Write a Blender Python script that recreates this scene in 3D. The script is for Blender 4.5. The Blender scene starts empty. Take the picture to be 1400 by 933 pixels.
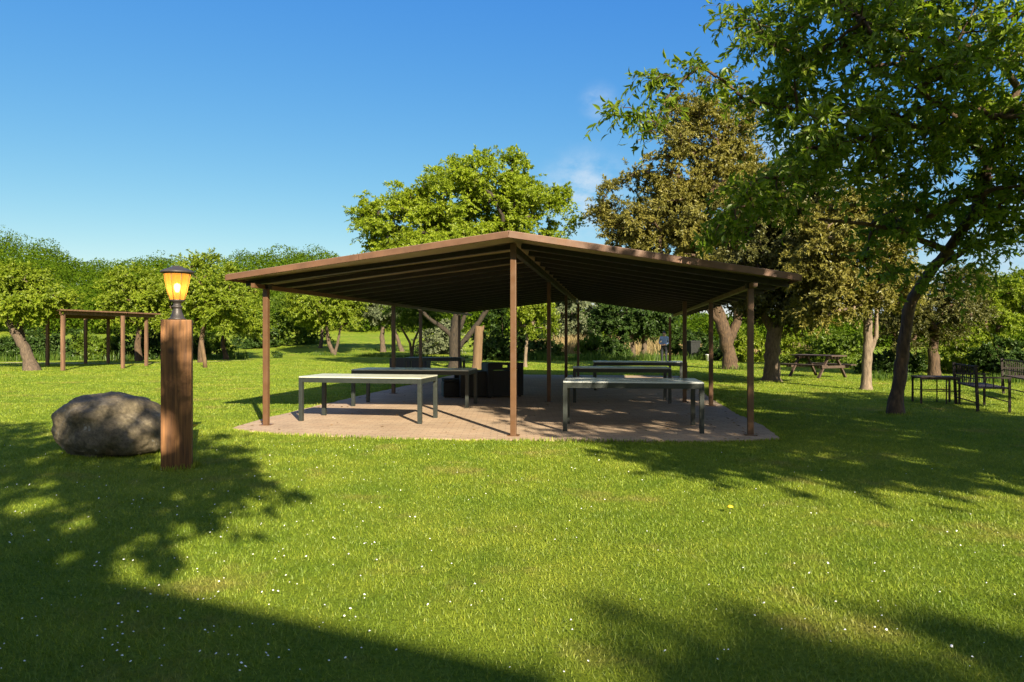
import bpy, bmesh, math, random
import numpy as np
from mathutils import Vector, Matrix

random.seed(7)
R = math.radians
scene = bpy.context.scene
COL = scene.collection
F, CX, HY, CAMH = 950.0, 700.0, 460.5, 1.45       # photograph: focal in px, centre column, horizon row, eye height
SUNV = Vector((0.391, -0.920, math.tan(R(27.0)))).normalized()   # towards the sun

# ------------------------------------------------------------------ terrain
def ss(a, b, x):
    t = np.clip((x - a) / (b - a), 0.0, 1.0)
    return t * t * (3 - 2 * t)

def gz(x, y):
    a = 1.75 * ss(45, 82, y) * ss(14, -6, x)
    b = 9.0 * ss(84, 135, y) * ss(25, -25, x)
    return a + b

def at(px, py, Y):
    return Vector(((px - CX) / F * Y, Y, CAMH - (py - HY) / F * Y))

def gp(px, py):
    """point on the flat lawn seen at a pixel"""
    Y = F * CAMH / (py - HY)
    return Vector(((px - CX) / F * Y, Y, 0.0))

def ap(px, Y):
    """ground point under a photograph column at distance Y"""
    x = (px - CX) / F * Y
    return Vector((x, Y, float(gz(x, Y))))

# ------------------------------------------------------------------ objects
def link(o, parent=None):
    COL.objects.link(o)
    if parent is not None:
        o.parent = parent
    return o

def tag(o, label=None, cat=None, group=None, kind=None):
    if label: o['label'] = label
    if cat: o['category'] = cat
    if group: o['group'] = group
    if kind: o['kind'] = kind
    return o

def empty(name, loc, label, cat, group=None, rz=0.0):
    o = bpy.data.objects.new(name, None)
    o.empty_display_size = 0.2
    o.location = loc
    o.rotation_euler = (0, 0, rz)
    link(o)
    return tag(o, label, cat, group)

def copy_tree(o, parent=None):
    c = o.copy()
    link(c, parent)
    for ch in [k for k in bpy.data.objects if k.parent == o]:
        copy_tree(ch, c)
    return c

def np_mesh(name, verts, faces, smooth=False):
    verts = np.ascontiguousarray(verts, dtype=np.float32)
    faces = np.ascontiguousarray(faces, dtype=np.int32)
    me = bpy.data.meshes.new(name)
    n, k = faces.shape
    me.vertices.add(len(verts)); me.vertices.foreach_set('co', verts.ravel())
    me.loops.add(n * k); me.loops.foreach_set('vertex_index', faces.ravel())
    me.polygons.add(n)
    me.polygons.foreach_set('loop_start', np.arange(0, n * k, k, dtype=np.int32))
    me.polygons.foreach_set('use_smooth', np.full(n, smooth, dtype=bool))
    me.update(calc_edges=True)
    return me

def np_obj(name, verts, faces, mat, parent=None, smooth=False, loc=None):
    me = np_mesh(name, verts, faces, smooth)
    me.materials.append(mat)
    o = bpy.data.objects.new(name, me)
    if loc is not None: o.location = loc
    return link(o, parent)

class MB:
    def __init__(self):
        self.v = []; self.f = []; self.sm = []
    def add(self, vs, fs, smooth=False):
        b = len(self.v)
        self.v += [tuple(p) for p in vs]
        self.f += [tuple(b + i for i in f) for f in fs]
        self.sm += [smooth] * len(fs)
    def box(self, c, s, rot=None, bev=0.0):
        """bevelled box: centre, full sizes, optional 3x3/4x4 rotation"""
        bm = bmesh.new()
        bmesh.ops.create_cube(bm, size=1.0)
        bmesh.ops.scale(bm, vec=Vector(s), verts=bm.verts)
        if bev > 0:
            bmesh.ops.bevel(bm, geom=bm.edges[:], offset=bev, segments=2, profile=0.6, affect='EDGES')
        M = Matrix.Translation(Vector(c))
        if rot is not None: M = M @ (rot.to_4x4() if hasattr(rot, 'to_4x4') else rot)
        bm.transform(M)
        bm.verts.index_update()
        self.add([v.co for v in bm.verts], [[v.index for v in f.verts] for f in bm.faces])
        bm.free(); return self
    def bar(self, a, b, w, h, up=(0, 0, 1), bev=0.0):
        a = Vector(a); b = Vector(b); d = (b - a); L = d.length; d.normalize()
        up = Vector(up)
        if abs(d.dot(up)) > 0.99: up = Vector((0, 1, 0))
        x = up.cross(d).normalized(); z = d.cross(x)
        rot = Matrix((x, d, z)).transposed()
        return self.box((a + b) / 2, (w, L, h), rot, bev)
    def tube(self, pts, radii, n=8, cap=True, smooth=True, wob=0.0, rnd=None):
        pts = [Vector(p) for p in pts]
        vs = []; fs = []
        prev = None
        for i, p in enumerate(pts):
            d = (pts[min(i + 1, len(pts) - 1)] - pts[max(i - 1, 0)]).normalized()
            if prev is None:
                ref = Vector((1, 0, 0)) if abs(d.x) < 0.9 else Vector((0, 1, 0))
                x = (ref - d * ref.dot(d)).normalized()
            else:
                x = (prev - d * prev.dot(d)).normalized()
            prev = x; y = d.cross(x)
            for k in range(n):
                a = 2 * math.pi * k / n
                r = radii[i]
                if wob: r *= 1 + wob * (rnd.random() - 0.5) * 2
                vs.append(p + x * (r * math.cos(a)) + y * (r * math.sin(a)))
        for i in range(len(pts) - 1):
            for k in range(n):
                k2 = (k + 1) % n
                fs.append((i * n + k, i * n + k2, (i + 1) * n + k2, (i + 1) * n + k))
        if cap:
            fs.append(tuple(range(n - 1, -1, -1)))
            fs.append(tuple((len(pts) - 1) * n + k for k in range(n)))
        self.add(vs, fs, smooth); return self
    def lathe(self, prof, n=24, c=(0, 0, 0), smooth=True):
        vs = []; fs = []
        for (r, z) in prof:
            for k in range(n):
                a = 2 * math.pi * k / n
                vs.append((c[0] + r * math.cos(a), c[1] + r * math.sin(a), c[2] + z))
        for i in range(len(prof) - 1):
            for k in range(n):
                k2 = (k + 1) % n
                fs.append((i * n + k, i * n + k2, (i + 1) * n + k2, (i + 1) * n + k))
        self.add(vs, fs, smooth); return self
    def build(self, name, mat, parent=None, loc=None):
        me = bpy.data.meshes.new(name)
        me.from_pydata(self.v, [], self.f)
        me.polygons.foreach_set('use_smooth', self.sm)
        me.materials.append(mat)
        me.update()
        o = bpy.data.objects.new(name, me)
        if loc is not None: o.location = loc
        return link(o, parent)

# ------------------------------------------------------------------ materials
def new_mat(name):
    m = bpy.data.materials.new(name); m.use_nodes = True
    nt = m.node_tree; nt.nodes.clear()
    out = nt.nodes.new('ShaderNodeOutputMaterial')
    return m, nt, out

def nd(nt, t, **kw):
    n = nt.nodes.new(t)
    for k, v in kw.items():
        if k in n.inputs: n.inputs[k].default_value = v
        else: setattr(n, k, v)
    return n

def ramp(nt, stops, src=None):
    r = nt.nodes.new('ShaderNodeValToRGB')
    el = r.color_ramp.elements
    while len(el) < len(stops): el.new(0.5)
    for e, (p, c) in zip(el, stops):
        e.position = p; e.color = (*c, 1) if len(c) == 3 else c
    if src is not None: nt.links.new(src, r.inputs[0])
    return r

def mix(nt, a, b, fac, typ='MIX'):
    m = nt.nodes.new('ShaderNodeMix'); m.data_type = 'RGBA'; m.blend_type = typ
    for s, v in ((0, fac), (6, a), (7, b)):
        if hasattr(v, 'links') or hasattr(v, 'is_output'): nt.links.new(v, m.inputs[s])
        else: m.inputs[s].default_value = v if s == 0 else ((*v, 1) if len(v) == 3 else v)
    return m.outputs[2]

def coords(nt, scale=(1, 1, 1), kind='Object'):
    tc = nt.nodes.new('ShaderNodeTexCoord')
    mp = nt.nodes.new('ShaderNodeMapping'); mp.inputs['Scale'].default_value = scale
    nt.links.new(tc.outputs[kind], mp.inputs[0])
    return mp.outputs[0]

def noise(nt, vec, scale, detail=4, rough=0.55):
    n = nd(nt, 'ShaderNodeTexNoise', Scale=scale, Detail=detail, Roughness=rough)
    nt.links.new(vec, n.inputs['Vector']); return n.outputs['Fac']

def bump(nt, h, strength, dist=0.01):
    b = nd(nt, 'ShaderNodeBump', Strength=strength, Distance=dist)
    nt.links.new(h, b.inputs['Height']); return b.outputs[0]

def leaf_mat(name, dark, mid, light, trans=0.35, clump_scale=0.8, gloss=0.015, trans_tint=(1.15, 1.2, 0.5)):
    m, nt, out = new_mat(name)
    geo = nt.nodes.new('ShaderNodeNewGeometry')
    r = ramp(nt, [(0.0, dark), (0.5, mid), (1.0, light)], geo.outputs['Random Per Island'])
    v = coords(nt)
    nz = noise(nt, v, clump_scale, 3)
    rr = ramp(nt, [(0.30, (0.76, 0.80, 0.74)), (0.72, (1.22, 1.18, 1.1))], nz)
    c = mix(nt, r.outputs[0], rr.outputs[0], 1.0, 'MULTIPLY')
    d = nd(nt, 'ShaderNodeBsdfDiffuse'); nt.links.new(c, d.inputs[0])
    t = nd(nt, 'ShaderNodeBsdfTranslucent')
    tcol = mix(nt, c, trans_tint, 1.0, 'MULTIPLY'); nt.links.new(tcol, t.inputs[0])
    g = nd(nt, 'ShaderNodeBsdfGlossy', Roughness=0.42); g.inputs[0].default_value = (0.9, 0.95, 0.8, 1)
    m1 = nd(nt, 'ShaderNodeMixShader', Fac=trans)
    nt.links.new(d.outputs[0], m1.inputs[1]); nt.links.new(t.outputs[0], m1.inputs[2])
    m2 = nd(nt, 'ShaderNodeMixShader', Fac=gloss)
    nt.links.new(m1.outputs[0], m2.inputs[1]); nt.links.new(g.outputs[0], m2.inputs[2])
    nt.links.new(m2.outputs[0], out.inputs[0])
    return m

def bark_mat(name, a, b, scale=(9, 9, 2.2)):
    m, nt, out = new_mat(name)
    v = coords(nt, scale)
    n1 = noise(nt, v, 2.2, 6, 0.65)
    r = ramp(nt, [(0.32, a), (0.68, b)], n1)
    p = nd(nt, 'ShaderNodeBsdfPrincipled', Roughness=0.9)
    nt.links.new(r.outputs[0], p.inputs['Base Color'])
    nt.links.new(bump(nt, n1, 0.9, 0.03), p.inputs['Normal'])
    nt.links.new(p.outputs[0], out.inputs[0]); return m

def paint_mat(name, col, rough=0.5, var=0.2, metal=0.0, scale=6.0, bmp=0.05):
    m, nt, out = new_mat(name)
    v = coords(nt)
    n1 = noise(nt, v, scale, 6, 0.6)
    lo = tuple(c * (1 - var) for c in col); hi = tuple(min(1, c * (1 + var)) for c in col)
    r = ramp(nt, [(0.3, lo), (0.7, hi)], n1)
    p = nd(nt, 'ShaderNodeBsdfPrincipled', Roughness=rough, Metallic=metal)
    nt.links.new(r.outputs[0], p.inputs['Base Color'])
    rr = ramp(nt, [(0.3, (rough * .8,) * 3), (0.7, (min(1, rough * 1.25),) * 3)], noise(nt, v, scale * 2.7, 4))
    nt.links.new(rr.outputs[0], p.inputs['Roughness'])
    if bmp: nt.links.new(bump(nt, noise(nt, v, scale * 12, 3), bmp, 0.004), p.inputs['Normal'])
    nt.links.new(p.outputs[0], out.inputs[0]); return m

def wood_mat(name, dark, light, along='z', rough=0.75, knots=()):
    m, nt, out = new_mat(name)
    sc = {'z': (1, 1, 0.045), 'x': (0.045, 1, 1), 'y': (1, 0.045, 1)}[along]
    v = coords(nt, sc)
    n1 = noise(nt, v, 46, 6, 0.6)
    n2 = noise(nt, v, 11, 3, 0.5)
    c1 = ramp(nt, [(0.28, dark), (0.5, tuple((a + b) / 2 for a, b in zip(dark, light))), (0.75, light)], n1)
    c2 = ramp(nt, [(0.3, (0.66, 0.62, 0.6)), (0.7, (1.2, 1.2, 1.2))], n2)
    c = mix(nt, c1.outputs[0], c2.outputs[0], 1.0, 'MULTIPLY')
    tc = nt.nodes.new('ShaderNodeTexCoord')
    for (kx, ky, kz, kr) in knots:
        sub = nd(nt, 'ShaderNodeVectorMath', operation='SUBTRACT'); sub.inputs[1].default_value = (kx, ky, kz)
        nt.links.new(tc.outputs['Object'], sub.inputs[0])
        mul = nd(nt, 'ShaderNodeVectorMath', operation='MULTIPLY'); mul.inputs[1].default_value = (1, 1, 0.8)
        nt.links.new(sub.outputs[0], mul.inputs[0])
        ln = nd(nt, 'ShaderNodeVectorMath', operation='LENGTH'); nt.links.new(mul.outputs[0], ln.inputs[0])
        kk = ramp(nt, [(0.0, (1, 1, 1)), (kr * .55, (.85, .85, .85)), (kr, (0.5, .5, .5)), (kr * 1.5, (0, 0, 0))], ln.outputs['Value'])
        c = mix(nt, c, tuple(x * 0.28 for x in dark), kk.outputs[0])
    p = nd(nt, 'ShaderNodeBsdfPrincipled', Roughness=rough)
    nt.links.new(c, p.inputs['Base Color'])
    nt.links.new(bump(nt, n1, 0.55, 0.006), p.inputs['Normal'])
    nt.links.new(p.outputs[0], out.inputs[0]); return m

# lawn colours are shared by soil sheet and blades
G_DK, G_MD, G_LT, G_DRY = (0.045, 0.085, 0.010), (0.172, 0.262, 0.018), (0.265, 0.330, 0.030), (0.36, 0.27, 0.08)

def grass_color(nt, per_island):
    v = coords(nt)
    big = noise(nt, v, 0.35, 4)
    mid = noise(nt, v, 1.9, 4)
    dry = noise(nt, v, 0.9, 5, 0.65)
    base = ramp(nt, [(0.30, G_MD), (0.70, G_LT)], big).outputs[0]
    m1 = ramp(nt, [(0.30, (0.72, 0.80, 0.7)), (0.70, (1.18, 1.10, 1.1))], mid).outputs[0]
    c = mix(nt, base, m1, 1.0, 'MULTIPLY')
    if per_island:
        geo = nt.nodes.new('ShaderNodeNewGeometry')
        rr = ramp(nt, [(0.0, (0.55, 0.62, 0.5)), (0.6, (1.0, 1.0, 1.0)), (0.92, (1.35, 1.25, 1.3)), (1.0, (1.9, 1.45, 2.2))], geo.outputs['Random Per Island'])
        c = mix(nt, c, rr.outputs[0], 1.0, 'MULTIPLY')
    dm = ramp(nt, [(0.55, (0, 0, 0)), (0.74, (0.7, 0.7, 0.7))], dry).outputs[0]
    return mix(nt, c, G_DRY, dm)

def grass_mat():
    m, nt, out = new_mat('grass_blades')
    c = grass_color(nt, True)
    d = nd(nt, 'ShaderNodeBsdfDiffuse'); nt.links.new(c, d.inputs[0])
    t = nd(nt, 'ShaderNodeBsdfTranslucent')
    nt.links.new(mix(nt, c, (1.2, 1.15, 0.5), 1.0, 'MULTIPLY'), t.inputs[0])
    g = nd(nt, 'ShaderNodeBsdfGlossy', Roughness=0.5); g.inputs[0].default_value = (0.9, 0.95, 0.75, 1)
    m1 = nd(nt, 'ShaderNodeMixShader', Fac=0.36)
    nt.links.new(d.outputs[0], m1.inputs[1]); nt.links.new(t.outputs[0], m1.inputs[2])
    m2 = nd(nt, 'ShaderNodeMixShader', Fac=0.03)
    nt.links.new(m1.outputs[0], m2.inputs[1]); nt.links.new(g.outputs[0], m2.inputs[2])
    nt.links.new(m2.outputs[0], out.inputs[0]); return m

def lawn_mat():
    m, nt, out = new_mat('lawn_soil')
    c = grass_color(nt, False)
    v = coords(nt)
    fine = noise(nt, v, 38, 5, 0.7)
    fr = ramp(nt, [(0.3, (0.45, 0.5, 0.45)), (0.7, (1.15, 1.1, 1.1))], fine).outputs[0]
    c = mix(nt, c, fr, 1.0, 'MULTIPLY')
    d = nd(nt, 'ShaderNodeBsdfPrincipled', Roughness=0.95)
    d.inputs['Specular IOR Level'].default_value = 0.1
    nt.links.new(c, d.inputs['Base Color'])
    nt.links.new(bump(nt, fine, 1.0, 0.05), d.inputs['Normal'])
    nt.links.new(d.outputs[0], out.inputs[0]); return m

def paver_mat():
    m, nt, out = new_mat('brick_pavers')
    v = coords(nt)
    b = nd(nt, 'ShaderNodeTexBrick', Scale=1.0)
    b.inputs['Color1'].default_value = (0.36, 0.252, 0.160, 1); b.inputs['Color2'].default_value = (0.42, 0.312, 0.205, 1)
    b.inputs['Mortar'].default_value = (0.25, 0.18, 0.125, 1)
    b.inputs['Mortar Size'].default_value = 0.006; b.inputs['Brick Width'].default_value = 0.21; b.inputs['Row Height'].default_value = 0.105
    nt.links.new(v, b.inputs['Vector'])
    big = ramp(nt, [(0.3, (0.80, 0.80, 0.80)), (0.7, (1.12, 1.1, 1.08))], noise(nt, v, 1.3, 6, 0.65)).outputs[0]
    fine = ramp(nt, [(0.3, (0.82, 0.82, 0.82)), (0.7, (1.15, 1.15, 1.15))], noise(nt, v, 60, 4, 0.7)).outputs[0]
    c = mix(nt, mix(nt, b.outputs[0], big, 1.0, 'MULTIPLY'), fine, 1.0, 'MULTIPLY')
    p = nd(nt, 'ShaderNodeBsdfPrincipled', Roughness=0.85)
    nt.links.new(c, p.inputs['Base Color'])
    nt.links.new(bump(nt, b.outputs['Fac'], -0.5, 0.008), p.inputs['Normal'])
    nt.links.new(p.outputs[0], out.inputs[0]); return m

def rock_mat():
    m, nt, out = new_mat('boulder_stone')
    v = coords(nt)
    n1 = noise(nt, v, 3.0, 8, 0.68); n2 = noise(nt, v, 28, 6, 0.7)
    c1 = ramp(nt, [(0.30, (0.060, 0.047, 0.028)), (0.52, (0.155, 0.124, 0.076)), (0.70, (0.28, 0.23, 0.15))], n1).outputs[0]
    c2 = ramp(nt, [(0.3, (0.5, 0.5, 0.5)), (0.7, (1.35, 1.35, 1.3))], n2).outputs[0]
    c = mix(nt, c1, c2, 1.0, 'MULTIPLY')
    lich = ramp(nt, [(0.66, (0, 0, 0)), (0.74, (1, 1, 1))], noise(nt, v, 6.5, 5, 0.6)).outputs[0]
    c = mix(nt, c, (0.34, 0.33, 0.29), lich)
    p = nd(nt, 'ShaderNodeBsdfPrincipled', Roughness=0.92)
    nt.links.new(c, p.inputs['Base Color'])
    nt.links.new(bump(nt, n2, 0.8, 0.02), p.inputs['Normal'])
    nt.links.new(p.outputs[0], out.inputs[0]); return m

def emit_mat(name, col, strength):
    m, nt, out = new_mat(name)
    e = nd(nt, 'ShaderNodeEmission', Strength=strength); e.inputs[0].default_value = (*col, 1)
    nt.links.new(e.outputs[0], out.inputs[0]); return m

def amber_mat():
    m, nt, out = new_mat('amber_glass')
    v = coords(nt, (60, 60, 3))
    n1 = noise(nt, v, 1.0, 3)
    t = nd(nt, 'ShaderNodeBsdfTransparent'); t.inputs[0].default_value = (1.0, 0.62, 0.16, 1)
    d = nd(nt, 'ShaderNodeBsdfTranslucent'); d.inputs[0].default_value = (0.85, 0.45, 0.10, 1)
    e = nd(nt, 'ShaderNodeEmission', Strength=0.24)
    nt.links.new(ramp(nt, [(0.3, (1.0, 0.33, 0.03)), (0.7, (1.0, 0.50, 0.09))], n1).outputs[0], e.inputs[0])
    g = nd(nt, 'ShaderNodeBsdfGlossy', Roughness=0.12)
    m1 = nd(nt, 'ShaderNodeMixShader', Fac=0.45); nt.links.new(t.outputs[0], m1.inputs[1]); nt.links.new(d.outputs[0], m1.inputs[2])
    m2 = nd(nt, 'ShaderNodeMixShader', Fac=0.06); nt.links.new(m1.outputs[0], m2.inputs[1]); nt.links.new(g.outputs[0], m2.inputs[2])
    a = nd(nt, 'ShaderNodeAddShader'); nt.links.new(m2.outputs[0], a.inputs[0]); nt.links.new(e.outputs[0], a.inputs[1])
    nt.links.new(a.outputs[0], out.inputs[0]); return m

M = dict(
    grass=grass_mat(), lawn=lawn_mat(), paver=paver_mat(), rock=rock_mat(),
    steel=paint_mat('brown_painted_steel', (0.105, 0.052, 0.023), 0.42, 0.15, 0.0, 5),
    steel_dk=paint_mat('dark_brown_steel', (0.016, 0.012, 0.009), 0.55, 0.2, 0.0, 5),
    fascia=paint_mat('brown_fascia_paint', (0.115, 0.057, 0.029), 0.6, 0.28, 0.0, 3),
    soffit=paint_mat('olive_roof_sheet', (0.26, 0.205, 0.10), 0.6, 0.2, 0.0, 2),
    roofing=paint_mat('weathered_roofing', (0.20, 0.13, 0.09), 0.8, 0.25, 0.0, 2),
    top_pale=paint_mat('pale_sage_tabletop', (0.46, 0.47, 0.38), 0.35, 0.14, 0.0, 7),
    top_dark=paint_mat('grey_green_tabletop', (0.55, 0.57, 0.54), 0.24, 0.15, 0.0, 7),
    green=paint_mat('green_grey_table_frame', (0.023, 0.028, 0.024), 0.42, 0.15, 0.0, 8),
    wicker=None,
    post=wood_mat('stained_timber', (0.060, 0.024, 0.007), (0.290, 0.128, 0.034), 'z', 0.7,
                  knots=((-0.05, -0.17, 1.30, 0.030), (0.02, -0.17, 0.86, 0.016), (0.0, -0.17, 0.62, 0.014), (0.09, -0.17, 0.9, 0.014))),
    oldwood=wood_mat('weathered_brown_wood', (0.07, 0.035, 0.018), (0.23, 0.125, 0.065), 'z', 0.8),
    plank=wood_mat('picnic_plank', (0.030, 0.018, 0.012), (0.095, 0.060, 0.038), 'x', 0.8),
    pinkwood=wood_mat('pale_bare_wood', (0.080, 0.048, 0.022), (0.165, 0.105, 0.050), 'z', 0.85),
    iron=paint_mat('dark_wrought_iron', (0.022, 0.015, 0.010), 0.85, 0.2, 0.0, 9),
    bronze=paint_mat('dark_bronze_lantern', (0.055, 0.047, 0.042), 0.5, 0.25, 0.3, 12),
    amber=amber_mat(), bulb=emit_mat('lit_bulb', (1.0, 0.80, 0.42), 9.0),
    bin=paint_mat('dark_plastic', (0.010, 0.012, 0.010), 0.85, 0.2),
    white=paint_mat('white_plastic', (0.78, 0.78, 0.76), 0.5, 0.06),
    render=paint_mat('cream_house_render', (0.62, 0.55, 0.44), 0.9, 0.08, 0, 3),
    tilered=paint_mat('terracotta_roof', (0.36, 0.15, 0.09), 0.85, 0.25, 0, 6),
    glass=paint_mat('dark_window_glass', (0.03, 0.04, 0.05), 0.08, 0.05),
    soil=paint_mat('pale_sandy_soil', (0.36, 0.28, 0.19), 0.95, 0.2, 0, 2),
    bark_dk=bark_mat('dark_bark', (0.022, 0.013, 0.007), (0.115, 0.070, 0.035)),
    bark_bk=bark_mat('blackish_bark', (0.010, 0.008, 0.005), (0.048, 0.034, 0.020)),
    bark_md=bark_mat('brown_bark', (0.036, 0.025, 0.016), (0.135, 0.095, 0.060)),
    bark_lt=bark_mat('pale_bark', (0.085, 0.062, 0.040), (0.235, 0.175, 0.115)),
    daisy=paint_mat('white_petals', (0.82, 0.82, 0.80), 0.6, 0.05), yellow=paint_mat('yellow_petals', (0.80, 0.55, 0.02), 0.6, 0.1),
)
def wicker_mat():
    m, nt, out = new_mat('black_wicker')
    v = coords(nt, (1, 1, 1))
    w = nd(nt, 'ShaderNodeTexWave', Scale=14.0, Distortion=1.5); w.bands_direction = 'Z'
    nt.links.new(v, w.inputs['Vector'])
    r = ramp(nt, [(0.2, (0.008, 0.007, 0.006)), (0.8, (0.030, 0.027, 0.024))], w.outputs['Fac'])
    p = nd(nt, 'ShaderNodeBsdfPrincipled', Roughness=0.55)
    nt.links.new(r.outputs[0], p.inputs['Base Color'])
    nt.links.new(bump(nt, w.outputs['Fac'], 0.6, 0.01), p.inputs['Normal'])
    nt.links.new(p.outputs[0], out.inputs[0]); return m
M['wicker'] = wicker_mat()

L = dict(
    yellowgreen=leaf_mat('bright_yellow_green_leaves', (0.110, 0.165, 0.010), (0.195, 0.260, 0.018), (0.275, 0.325, 0.034), 0.48),
    lime=leaf_mat('lime_green_leaves', (0.150, 0.215, 0.010), (0.245, 0.315, 0.018), (0.330, 0.385, 0.040), 0.52),
    midgreen=leaf_mat('mid_green_leaves', (0.062, 0.110, 0.009), (0.105, 0.165, 0.014), (0.155, 0.215, 0.024), 0.42),
    forest=leaf_mat('far_wood_leaves', (0.038, 0.076, 0.006), (0.062, 0.108, 0.008), (0.092, 0.138, 0.010), 0.32, 0.16, .0),
    olive=leaf_mat('olive_gold_leaves', (0.125, 0.120, 0.026), (0.185, 0.170, 0.036), (0.250, 0.220, 0.050), 0.36, 0.7, 0.02),
    olivedk=leaf_mat('dark_olive_leaves', (0.045, 0.052, 0.014), (0.088, 0.090, 0.024), (0.150, 0.140, 0.040), 0.28, 0.7, 0.02),
    grey=leaf_mat('grey_green_leaves', (0.075, 0.095, 0.050), (0.130, 0.155, 0.082), (0.200, 0.220, 0.125), 0.28, 0.8),
    dark=leaf_mat('dark_hedge_leaves', (0.022, 0.048, 0.010), (0.038, 0.074, 0.014), (0.062, 0.105, 0.020), 0.28),
    walnut=leaf_mat('broad_green_leaves', (0.090, 0.155, 0.010), (0.165, 0.245, 0.017), (0.250, 0.315, 0.032), 0.56, 0.9, 0.02),
    dry=leaf_mat('tall_dry_grass', (0.20, 0.145, 0.065), (0.30, 0.225, 0.11), (0.40, 0.31, 0.17), 0.2),
    tall=leaf_mat('tall_green_grass', (0.035, 0.075, 0.010), (0.060, 0.110, 0.014), (0.100, 0.150, 0.020), 0.35),
)

# ------------------------------------------------------------------ foliage
def unit(a):
    return a / np.maximum(np.linalg.norm(a, axis=-1, keepdims=True), 1e-9)

def leaves_at(rng, pos, axis, outward, length, aspect, fancy=False, fold=0.15, up=0.35):
    """leaf faces: every row of pos/axis is one leaf"""
    n = len(pos)
    nrm = unit(outward * 0.95 + np.array([0, 0, up]) + rng.normal(0, 0.42, (n, 3)))
    a = unit(axis)
    nrm = unit(nrm - a * (nrm * a).sum(1, keepdims=True))
    s = np.cross(a, nrm)
    Ln = (length * rng.uniform(0.65, 1.25, n))[:, None]
    W = Ln * aspect
    if not fancy:
        v = np.empty((n, 4, 3))
        v[:, 0] = pos
        v[:, 1] = pos + a * Ln * 0.48 + s * W * 0.5 + nrm * W * fold
        v[:, 2] = pos + a * Ln - nrm * Ln * 0.08
        v[:, 3] = pos + a * Ln * 0.48 - s * W * 0.5 + nrm * W * fold
        f = np.arange(n * 4).reshape(n, 4)
        return v.reshape(-1, 3), f
    m0 = pos; m1 = pos + a * Ln * 0.33; m2 = pos + a * Ln * 0.68 - nrm * Ln * 0.05; t = pos + a * Ln - nrm * Ln * 0.18
    lift = nrm * W * 0.18
    r1 = m1 + s * W * 0.46 + lift; l1 = m1 - s * W * 0.46 + lift
    r2 = m2 + s * W * 0.36 + lift; l2 = m2 - s * W * 0.36 + lift
    v = np.stack([m0, m1, m2, t, r1, r2, l1, l2], axis=1).reshape(-1, 3)
    tri = np.array([[0, 4, 1], [1, 4, 5], [1, 5, 2], [2, 5, 3], [0, 1, 6], [1, 7, 6], [1, 2, 7], [2, 3, 7]])
    f = (np.arange(n)[:, None, None] * 8 + tri[None]).reshape(-1, 3)
    return v, f

def spray(rng, centres, cc, crad, twigs, per, llen, aspect, fancy=False, droop=0.25, squash=0.75, up=0.35):
    """clumps of twigs carrying leaves. centres (n,3), cc = crown centre(s) (n,3), crad (n,)"""
    n = len(centres)
    out = unit(centres - cc)
    C = np.repeat(centres, twigs, 0); O = np.repeat(out, twigs, 0); Rr = np.repeat(crad, twigs, 0)
    d = unit(O * 0.55 + rng.normal(0, 0.75, C.shape) + np.array([0, 0, 0.12]))
    st = C + rng.normal(0, 0.28, C.shape) * Rr[:, None] * np.array([1, 1, squash])
    tl = Rr * rng.uniform(0.5, 1.15, len(C))
    T = np.repeat(np.arange(len(C)), per)
    t = rng.uniform(0.05, 1.0, len(T))
    p = st[T] + d[T] * (tl[T] * t)[:, None] * np.array([1, 1, squash])
    p[:, 2] -= droop * tl[T] * t * t
    ax = unit(d[T] * 0.7 + rng.normal(0, 0.6, p.shape) + np.array([0, 0, -droop]))
    return leaves_at(rng, p, ax, O[T], llen, aspect, fancy, up=up), (st, d, tl)

def sample_blobs(rng, blobs, n, shell=0.45, mind=0.0):
    vols = np.array([b[3] * b[4] * b[5] for b in blobs]) ** 0.8
    pts = []; cen = []
    tries = 0
    while len(pts) < n and tries < n * 40:
        tries += 1
        b = blobs[rng.choice(len(blobs), p=vols / vols.sum())]
        u = unit(rng.normal(0, 1, 3)); r = rng.uniform(0, 1) ** (1 / 3)
        r = shell + (1 - shell) * r if rng.random() < 0.75 else r
        p = np.array(b[:3]) + u * r * np.array(b[3:6])
        if mind and pts and np.min(np.linalg.norm(np.array(pts) - p, axis=1)) < mind * (0.6 if tries > n * 15 else 1.0): continue
        pts.append(p); cen.append(np.array(b[:3]) - np.array([0, 0, b[5] * 0.35]))
    return np.array(pts), np.array(cen)

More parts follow.
